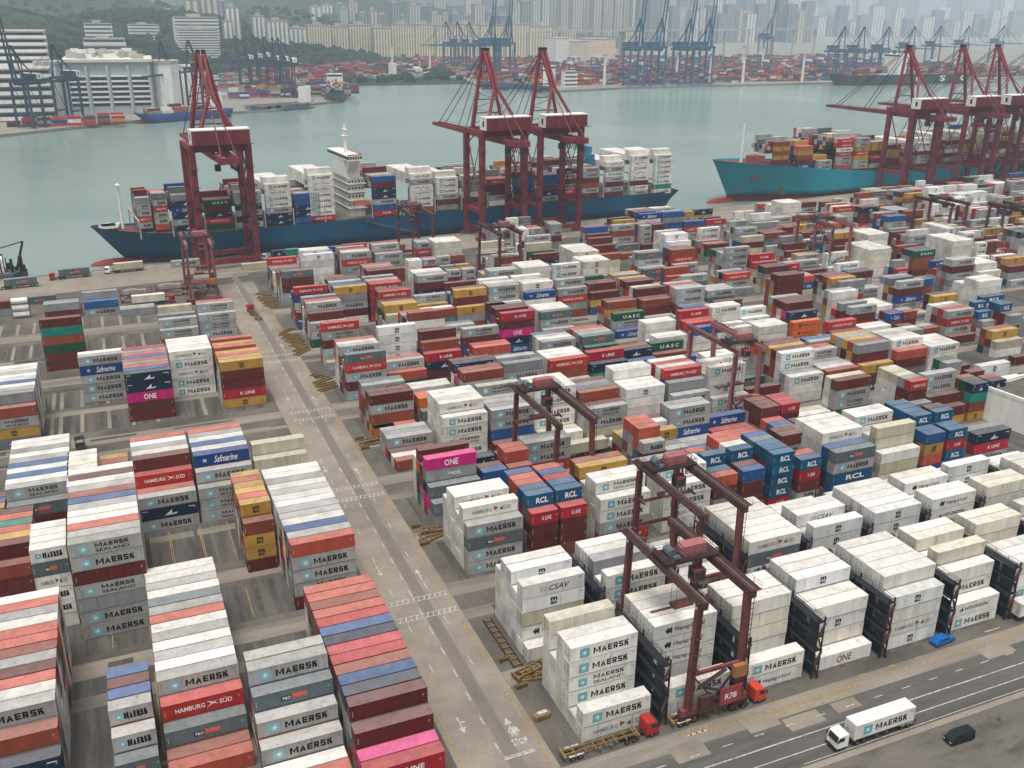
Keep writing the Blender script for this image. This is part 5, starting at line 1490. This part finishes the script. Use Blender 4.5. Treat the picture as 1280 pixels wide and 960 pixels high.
# ------------------------------------------------------------------ far buildings
FAC = {}
def facade(name, c, wy=3.2, wx=3.5, dark=.55):
    if name in FAC: return FAC[name]
    m = bpy.data.materials.new(name); n, l, b = nt(m)
    tc = n.new('ShaderNodeTexCoord'); sp = n.new('ShaderNodeSeparateXYZ'); l.new(tc.outputs['Object'], sp.inputs[0])
    ad = n.new('ShaderNodeMath'); ad.operation = 'ADD'; l.new(sp.outputs[0], ad.inputs[0]); l.new(sp.outputs[1], ad.inputs[1])
    cb = n.new('ShaderNodeCombineXYZ'); l.new(ad.outputs[0], cb.inputs[0]); l.new(sp.outputs[2], cb.inputs[1])
    t = n.new('ShaderNodeTexBrick'); t.offset = 0; t.inputs['Scale'].default_value = 1
    t.inputs['Brick Width'].default_value = wx; t.inputs['Row Height'].default_value = wy; t.inputs['Mortar Size'].default_value = .75
    t.inputs['Mortar Smooth'].default_value = .1
    dk = tuple(q*dark for q in c)
    t.inputs['Color1'].default_value = (*dk, 1); t.inputs['Color2'].default_value = (*[q*1.5 for q in dk], 1); t.inputs['Mortar'].default_value = (*c, 1)
    l.new(cb.outputs[0], t.inputs['Vector']); l.new(t.outputs['Color'], b.inputs['Base Color']); b.inputs['Roughness'].default_value = .7
    FAC[name] = m; return m
CREAM = facade('cream_facade', (.80,.72,.54)); PALE = facade('pale_facade', (.80,.79,.75)); PINKF = facade('pink_facade', (.80,.64,.50)); GREYF = facade('grey_facade', (.34,.37,.4)); BLUEF = facade('blue_facade', (.2,.27,.34)); BEIGE = facade('beige_facade', (.68,.61,.52))
MWALL = {'cream': CREAM, 'pale': PALE, 'pink': PINKF, 'grey': GREYF, 'bluish': BLUEF, 'beige': BEIGE}
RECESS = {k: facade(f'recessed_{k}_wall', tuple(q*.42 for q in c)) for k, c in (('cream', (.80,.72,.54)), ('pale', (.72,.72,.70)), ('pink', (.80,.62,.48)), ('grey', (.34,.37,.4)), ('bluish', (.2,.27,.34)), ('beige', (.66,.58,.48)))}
COPING = paint('roof_concrete', (.42,.41,.38), .8, .2, .05)

def block(u0, u1, vtop, y, tone, label, depth=None, ribs=0, name='tower_block', group=None, base=0, roofbox=True, bands=0, vb=None, yaw=None):
    a, b_ = on_y(u0, vtop, y), on_y(u1, vtop, y); w = b_.x-a.x; H = max(8, (a.z+b_.z)/2)
    z0 = min(hz((a.x+b_.x)/2, y), H-12) if vb is None else max(0, on_y(u0, vb, y).z)
    z0 = max(0, z0-4); H -= z0
    d = depth or max(14, w*.5)
    t = empty(name, (a.x, y, z0), yaw or 0, label, 'building', group)
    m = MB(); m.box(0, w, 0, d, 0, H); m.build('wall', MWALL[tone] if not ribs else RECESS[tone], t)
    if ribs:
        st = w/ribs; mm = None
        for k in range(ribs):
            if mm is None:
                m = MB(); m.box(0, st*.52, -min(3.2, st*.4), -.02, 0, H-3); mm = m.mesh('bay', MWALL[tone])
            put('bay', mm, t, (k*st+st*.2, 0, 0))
    if bands:
        sh_ = H/bands; m = MB(); m.box(-1.2, w+1.2, -1.4, -.02, 0, sh_*.42); mm = m.mesh('floor_band', WHITE)
        m = MB(); m.box(1, w-1, -.3, -.02, 0, sh_*.3); mg = m.mesh('window_band', GLASS)
        for k in range(bands): put('floor_band', mm, t, (0, 0, k*sh_+sh_*.1)); put('window_band', mg, t, (0, 0, k*sh_+sh_*.6))
    m = MB(); m.box(-.4, w+.4, -.6, d+.4, H+.02, H+1.5); m.build('roof', COPING, t)
    if roofbox:
        m = MB(); m.box(w*.3, w*.62, d*.3, d*.7, H+1.52, H+1.5+min(9, H*.1)); m.build('lift_house', COPING, t)
    return t
# left warehouse and its neighbour
block(-70, 55, 40, 1190, 'grey', 'long grey warehouse with white floor bands behind the left quay', 60, name='warehouse', bands=12, roofbox=False)
block(-70, 61, 88, 1120, 'bluish', 'lower podium of the grey warehouse on the left quay', 70, name='warehouse_podium', bands=6, roofbox=False)
# logistics centre with striped facade
p0, p1 = on_y(88, 146, 1165), on_y(196, 146, 1165); W_ = p1.x-p0.x
t = empty('logistics_centre', (p0.x, 1165, 0), math.radians(-3), 'white logistics building with dark louvre strips and cluttered roof', 'building')
ZT = on_y(90, 78, 1165).z
m = MB(); m.box(0, W_, 0, 90, 0, ZT); m.build('wall', paint('logistics_wall', (.40,.45,.47), .7, .1, .02), t)
wb = W_/4*.86
for k in range(4):
    x0 = 4+k*(W_-4)/4
    for j in range(6):
        z = 9+j*(ZT-22)/6
        m = MB(); m.box(x0, x0+wb, -1.6, -.02, z+3.4, z+(ZT-22)/6-.4); m.build('ramp_parapet', WHITE, t)
        m = MB(); m.box(x0, x0+wb, -.25, -.02, z+.2, z+3.2); m.build('louvre_strip', BLACK, t)
for k in range(5):
    x0 = 1.0+k*(W_-4)/4; m = MB(); m.box(x0-1.2, x0+1.4, -2.4, -.03, 0, ZT-3); m.build('pier', paint('logistics_pier', (.42,.46,.49), .7, .1, .02), t)
m = MB(); m.box(-2, W_+2, -3, 92, ZT+.05, ZT+3); m.build('roof', paint('pale_roof', (.62,.59,.53), .8, .15, .03), t)
for k in range(26):
    m = MB(); x, y = rnd.uniform(0, W_-14), rnd.uniform(5, 80); m.box(x, x+rnd.uniform(4, 14), y, y+rnd.uniform(4, 12), ZT+3.02, ZT+3+rnd.uniform(2, 9)); m.build('roof_plant', rnd.choice((WHITE, COPING, COPING)), t)
for sx, nm in ((-1, 'ramp_tower'), (1, 'ramp_tower')):
    m = MB(); cx = -14 if sx < 0 else W_+14
    pts = [(cx+16*math.cos(2*math.pi*(i+.5)/8), 22+20*math.sin(2*math.pi*(i+.5)/8)) for i in range(8)]
    m.prism(pts, 0, ZT-2); o = m.build(nm, WHITE, t)
    m = MB(); m.prism([(cx+17*math.cos(2*math.pi*(i+.5)/8), 22+21*math.sin(2*math.pi*(i+.5)/8)) for i in range(8)], ZT-2, ZT+1); m.build('tower_cap', COPING, t)
# named blocks: u0 u1 vtop y tone ribs bands label
FB = [(105,139,30,2000,'pale',0,8,'pale office block on the wooded slope'),(104,156,49,1900,'beige',0,4,'low terraced block below the office on the slope'),
 (160,198,31,2350,'pale',0,5,'low pale block under the pink estate towers'),(166,182,14,2700,'pink',3,0,'pink estate tower, lower of the pair on the slope'),(184,198,18,2720,'pink',2,0,'narrow pink estate tower between its neighbours'),
 (199,226,12,2750,'pink',4,0,'wide pink estate tower beside the ribbed slab'),(217,272,22,2250,'pale',0,9,'pale slab rising behind the ribbed slab'),(222,272,37,2080,'beige',0,12,'cream slab with close horizontal ribs'),
 (230,248,0,2900,'pink',2,0,'pale pink tower at the ridge'),(249,272,-2,2920,'beige',3,0,'beige tower at the ridge beside the pink one'),(272,286,2,3000,'grey',2,0,'grey tower behind the white twin tower'),
 (281,299,9,2300,'pale',3,0,'tall white tower above the wood'),(278,290,26,2280,'pale',2,0,'short white tower at the foot of the tall one'),(315,331,20,2250,'pale',3,0,'white tower with side balconies near the estate'),
 (333,360,26,2200,'pale',5,0,'pale double tower with blue-grey bays'),(361,383,35,2250,'pale',4,0,'low pale tower beside the cream estate'),
 (388,402,8,3600,'pale',2,0,'distant white tower on the hill'),(402,416,6,3700,'pale',3,0,'distant white tower with grey neighbour'),(417,434,5,3700,'bluish',2,0,'distant bluish tower beside the white pair'),(436,447,4,3750,'pale',2,0,'slim distant tower on the hill')]
for u0, u1, v, y, tone, ribs, bands, lab in FB: block(u0, u1, v, y, tone, lab, ribs=ribs, bands=bands, name='far_building')
k = 0
u = 384
while u < 800:
    w = rnd.uniform(20, 34); tone = 'cream' if u < 690 else 'beige'
    v = 33+rnd.uniform(-2.5, 2)
    if u > 665: v = 38
    if u < 668 or rnd.random() < .4:
        k += 1
        block(u, u+w, v, 2350+rnd.uniform(-30, 40), tone, f'cream ribbed slab of the waterside estate, {nth(k-1)} from the wooded hill', ribs=int(w/3.2), name='estate_block', group='cream slabs of the waterside estate', depth=30)
    u += w+.6
def towers(u0, u1, y, lo, hi, wmin, wmax, tones, gl, lab):
    u = u0; q = 0
    while u < u1:
        w = rnd.uniform(wmin, wmax); tone = rnd.choice(tones); q += 1
        block(u, u+w, rnd.uniform(lo, hi), y+rnd.uniform(-150, 150), tone, f'{tone} high-rise, {nth(q-1)} from the hill among {lab}', ribs=max(2, int(w/3)), name='tower_block', group=gl, depth=35)
        u += w+rnd.uniform(.3, 2.5)
LAB = {k: f'{k} high-rise tower in the hazy city behind the estate' for k in MWALL}
LAB2 = {k: f'faint {k} high-rise tower far off in the haze' for k in MWALL}
towers(420, 660, 4300, -40, 8, 12, 22, ['bluish','grey','pale','beige','bluish'], 'city towers behind the estate', 'the towers above the cream estate')
towers(425, 665, 3300, 2, 22, 8, 16, ['grey','bluish','beige','grey'], 'city towers behind the estate', 'the lower front towers above the estate')
towers(800, 1020, 3600, -10, 18, 7, 14, ['grey','bluish','pale','beige'], 'city towers behind the estate', 'the lower front towers behind the raised cranes')
towers(1015, 1290, 4600, 5, 28, 8, 15, ['bluish','grey','pale'], 'faint towers at the end of the harbour', 'the low hazy towers at the harbour end')
towers(655, 800, 4000, -60, -30, 9, 13, ['beige','pale','beige','pale'], 'city towers behind the estate', 'the close-set towers by the estate end')
towers(800, 1010, 4800, -50, 0, 9, 16, ['pale','bluish','grey','pale'], 'city towers behind the estate', 'the towers behind the raised cranes')
towers(1000, 1290, 6500, -20, 22, 10, 20, ['bluish','grey','pale'], 'faint towers at the end of the harbour', 'the faintest distant towers')
# viaduct
t = empty('viaduct', (700, 2250, 0), 0, 'long pale viaduct crossing behind the far terminal', 'bridge')
a, b_ = on_y(660, 40, 2280), on_y(1020, 36, 2500)
m = MB(); m.beam((a.x-700, a.y-2250, a.z), (b_.x-700, b_.y-2250, b_.z), 14, 4); m.build('deck', COPING, t)
for k in range(12):
    p = a.lerp(b_, k/11); m = MB(); m.box(p.x-702, p.x-698, p.y-2253, p.y-2247, 0, p.z-2.1); m.build('pier', COPING, t)

# ------------------------------------------------------------------ far terminals
far = []
def pile(x0, x1, y0, y1, nmax, dens, codes, step=(13.6, 2.9)):
    y = y0
    while y < y1:
        x = x0
        while x < x1:
            if rnd.random() < dens and (int((y-y0)/30) % 1 == 0) and ((y-y0) % 26) < 17:
                n = rnd.randint(2, nmax)
                for t_ in range(max(0, n-3), n): far.append(dict(x=x, y=y, z=t_*CH, L=40, c=rnd.choice(codes), score=0))
                if n > 3: far.append(dict(x=x, y=y, z=(n-4)*CH, L=40, c=rnd.choice(codes), score=0))
            x += step[0]
        y += step[1]*1.6
RED = 'HHHeeeKdoobMMgSBXNWYG'
pile(660, 1800, 1445, 2150, 6, .6, RED); pile(620, 760, 1560, 1800, 5, .5, RED); pile(470, 620, 1930, 2050, 5, .6, RED)
pile(150, 330, 1330, 1700, 5, .5, RED+'MMWWgg'); pile(250, 470, 1700, 1960, 5, .5, RED); pile(-80, 20, 1060, 1100, 3, .5, RED)
o = mass('far_terminal_containers', far, 'red and blue container stacks of the terminals across the harbour', prints=False)
# yard gantries of the far terminal
for i in range(26):
    x, y = rnd.uniform(700, 1650), rnd.choice((1470, 1522, 1574, 1640, 1700, 1790, 1880))
    t = empty('far_gantry_crane', (x, y, 0), 0, f'dark blue yard gantry among far stacks, {nth((1470, 1522, 1574, 1640, 1700, 1790, 1880).index(y))} gantry row from the water', 'crane', 'yard gantries across the harbour')
    m = MB()
    for sx in (0, 12):
        for sy in (0, 26): m.box(sx, sx+1.8, sy, sy+1.8, 0, 24)
    m.build('leg', CRANE_BLUE, t)['kind'] = 'stuff'
    m = MB(); m.box(0, 1.8, -2, 30, 24.02, 26.5); m.box(12, 13.8, -2, 30, 24.02, 26.5); m.build('girder', CRANE_BLUE, t)['kind'] = 'stuff'
    m = MB(); m.box(1.9, 11.9, 8, 16, 25, 30); m.build('trolley', WHITE, t)
# sheds
for u0, u1, v, y, tone, lab in ((695,717,48,1900,'pale','white shed with dark openings in the far terminal'),(717,735,52,1880,'beige','low grey shed beside the orange one'),(735,770,49,1950,'pink','orange-fronted shed in the far terminal'),(222,262,84,1560,'pale','long white shed behind the ramp tower')):
    block(u0, u1, v, y, tone, lab, name='terminal_shed', depth=60, roofbox=False)
block(706, 721, 90, 1400, 'pale', 'small white office with dark window bands on the far quay', name='quay_office', depth=12, bands=4, roofbox=False)
# light masts
for i, (u, y) in enumerate(((757, 1440), (890, 1420), (932, 1425), (1007, 1430), (848, 1500), (537, 1900), (490, 1920), (955, 1700), (930, 1800))):
    b0 = on_y(u, 60, y)
    t = empty('light_mast', (b0.x, y, 0), 0, f'white light mast in the far terminal, {nth(i)} of the masts', 'mast', 'light masts of the far terminal')
    m = MB(); m.beam((0,0,0), (0,0,46), 3.4, 3.4, 2.4, 2.4); m.build('mast', WHITE, t)
    m = MB(); m.box(-3, 3, -3, 3, 46, 48); m.build('lamp_ring', COPING, t)
# blue cranes; local +Y is the water side
FC = [(792,1402,1,'first'),(818,1404,1,'second'),(853,1405,1,'third'),(877,1405,1,'fourth'),(612,1640,1,'fifth'),(632,1620,1,'sixth'),(953,2080,1,'seventh')]
for u, y, up, nm in FC:
    x = on_y(u, 100, y).x
    quay_crane(0, f'blue quay crane with raised boom across the harbour, {nm} of the raised ones', True, body=CRANE_BLUE, far=True, loc=(x, y-12, 0), rot=math.pi+.03, group='blue cranes across the harbour', scale=1.12)
for k, (u, y, r) in enumerate(((556,1870,1.9),(570,1840,1.9),(584,1800,1.9),(1042,1440,3.2),(1066,1460,3.2),(1096,1480,3.2),(1128,1600,3.2),(1160,1700,3.2),(1195,1800,3.2),(1238,1900,3.2))):
    x = on_y(u, 100, y).x
    quay_crane(0, f'blue quay crane with lowered boom across the harbour, {nth(k)} along that shore', False, body=CRANE_BLUE, far=True, loc=(x, y-12, 0), rot=r, group='blue cranes across the harbour')
CRANE_GREY = paint('crane_slate_paint', (.045,.07,.11), .5, .25, .2)
for k, (u, y, up, r) in enumerate(((24,1050,1,2.4),(75,1090,0,2.4),(208,1175,0,2.6),(242,1230,0,2.5),(300,1440,0,1.55),(312,1480,0,1.55),(322,1520,0,1.55),(334,1400,0,1.55),(345,1380,0,1.55),(352,1340,0,1.55))):
    x = on_y(u, 120, y).x
    quay_crane(0, f'slate blue quay crane at the left-hand far quays, {nth(k)} counting inland', bool(up), body=CRANE_GREY, far=True, loc=(x, y-4, 0), rot=r, group='slate cranes of the nearer far shore', scale=.82)
# far ships
def small_ship(loc, rot, L, B, deck, col, label, bridge=.82, cargo_n=3, low=HULL_RED, house=18):
    t = empty('cargo_ship', loc, rot, label, 'ship')
    hull('hull', L, B, deck, deck+3, col, low, t)
    m = MB(); m.box(L*bridge, L*bridge+max(8, L*.06), -B*.42, B*.42, deck-1, deck+house); hs_ = m.build('bridge_house', WHITE, t)
    m = MB(); m.box(L*bridge-.08, L*bridge-.03, -B*.4, B*.4, deck+house-4, deck+house-1.5); m.build('bridge_window', GLASS, hs_)
    m = MB(); m.box(L*bridge+3, L*bridge+7, -2, 2, deck+house, deck+house+6); m.build('funnel', col, t)
    if cargo_n:
        bx_ = [(L*.14+k*14, rnd.randint(max(1, cargo_n-1), cargo_n), rnd.choice(DRY)*2, 40, deck) for k in range(int((L*(bridge-.17))/14))]
        o = mass('deck_containers', cargo(bx_, deck, B*.45, 'd', 8), 'x', prints=False); o.parent = t
        for k in ('category', 'group', 'label'): del o[k]
    return t
small_ship((36, 1086, -1), math.radians(27), 116, 18, 7, paint('royal_blue_hull', (.02,.09,.30), .5, .2, .05), 'royal blue feeder ship along the left far quay', cargo_n=2)
small_ship((250, 1213, -1), math.radians(205), 95, 17, 6, paint('grey_hull', (.22,.25,.28), .5, .2, .05), 'grey coaster with tall white bridge at the far berth', bridge=.1, cargo_n=2)
small_ship((286, 1262, -1), math.radians(76), 150, 26, 10, paint('slate_hull', (.12,.14,.17), .5, .2, .05), 'grey laden ship moored bow-in at the far pier', cargo_n=4)
small_ship((560, 1700, -1), math.radians(185), 120, 22, 8, paint('pale_grey_hull', (.45,.47,.48), .5, .2, .05), 'pale grey feeder ship in the far basin', bridge=.55, cargo_n=3)
small_ship((640, 1345, -1), math.radians(120), 140, 24, 9, paint('deep_blue_hull', (.02,.08,.17), .5, .2, .05), 'blue ship with white bridge at the far quay corner', bridge=.05, cargo_n=2, house=28)
t = small_ship((1175, 1372, -1), math.radians(2), 330, 44, 15, paint('black_hull', (.018,.02,.026), .5, .2, .05), 'black-hulled container ship with large white letters across the harbour', bridge=.42, cargo_n=4, house=34)
for uu, ch in ((1143, 'M'), (1173, 'S'), (1200, 'C')):
    xx = on_y(uu, 97, 1360).x-1175
    v, f = text2d(ch, .04); m = MB(); m.add([(xx+p[0]*15, -22.4, 2.5+p[1]*10.5) for p in v], f); m.build('lettering', WHITE, t)
for i, (u, v, c, lab) in enumerate(((424,122,(.35,.03,.03),'small red harbour boat off the far pier'),(378,132,(.05,.18,.20),'teal lighter by the grey coaster'),(600,116,(.4,.4,.4),'small white launch on open water'),(465,88,(.5,.5,.48),'white ferry near the far basin'),(1095,106,(.03,.2,.4),'blue barge beside the black ship'))):
    p = at(u, v, WATER_Z); t = empty('harbour_boat', (p.x, p.y, WATER_Z), .2, lab, 'boat')
    m = MB(); m.prism([(-11,-3.2),(6,-3.2),(12,0),(6,3.2),(-11,3.2)], -.5, 2.2); m.build('hull', paint(f'boat_paint_{i}', c, .5, .15, .3), t)
    m = MB(); m.box(-6, 1, -2.3, 2.3, 2.2, 5.4); m.build('wheelhouse', WHITE, t)
# moored lighter at the left end of our quay
t = empty('derrick_barge', (-66, 452, WATER_Z), .12, 'barge with dark derrick gear moored at the quay end', 'barge')
m = MB(); m.prism([(-30,-7),(24,-7),(30,0),(24,7),(-30,7)], -1, 5); m.build('hull', paint('barge_grey', (.10,.11,.12), .7, .3, .2), t)
m = MB(); m.box(17, 21, -3, 3, 5, 11); m.build('wheelhouse', WHITE, t)
mass('deck_containers', [dict(x=-28+12.6*i, y=-6+2.6*r, z=5+CH*k, L=40, c='NMBdF'[(i+2*r+k) % 5], score=1) for i in range(3) for r in range(4) for k in range(2)], 'x').parent = t
for o in t.children:
    if o.name.startswith('deck_containers'):
        for q in ('category', 'group', 'label'):
            if q in o: del o[q]
m = MB(); m.beam((26, -2, 5), (30, -1, 17), .6, .6); m.beam((26, 2, 5), (30, 1, 17), .6, .6); m.beam((30, 0, 17), (12, 0, 13), .4, .4)
for k in range(14):
    x, y = 17+rnd.random()*12, -6+rnd.random()*10; m.box(x, x+rnd.uniform(.4, 1.4), y, y+rnd.uniform(.4, 1.6), 5, 6+rnd.random()*6)
m.build('derrick', BLACK, t)

# ------------------------------------------------------------------ the air
m = MB(); m.box(-2700, 9300, -700, 9600, -10.5, 470)
hm_ = bpy.data.materials.new('haze'); hm_.use_nodes = True; hn = hm_.node_tree; hn.nodes.clear()
out = hn.nodes.new('ShaderNodeOutputMaterial'); pv = hn.nodes.new('ShaderNodeVolumePrincipled')
pv.inputs['Color'].default_value = (.74, .88, 1.0, 1); pv.inputs['Density'].default_value = .00012; pv.inputs['Anisotropy'].default_value = .0
hn.links.new(pv.outputs[0], out.inputs['Volume'])
o = m.build('haze', hm_); tag(o, 'thin pale haze over the whole harbour', 'haze', kind='stuff')
# painted words on the road
for txt, x, y, w, h in (('STOP', 47.9, 109.4, 2.6, 1.5), ('停', 48.2, 111.6, 1.9, 2.1)):
    v, f = text2d(txt, .02); m = MB()
    m.add([(x+p[0]*w, y+p[1]*h, .018) for p in v], f); tag(m.build('painted_road_word', LINE_W), kind='structure')
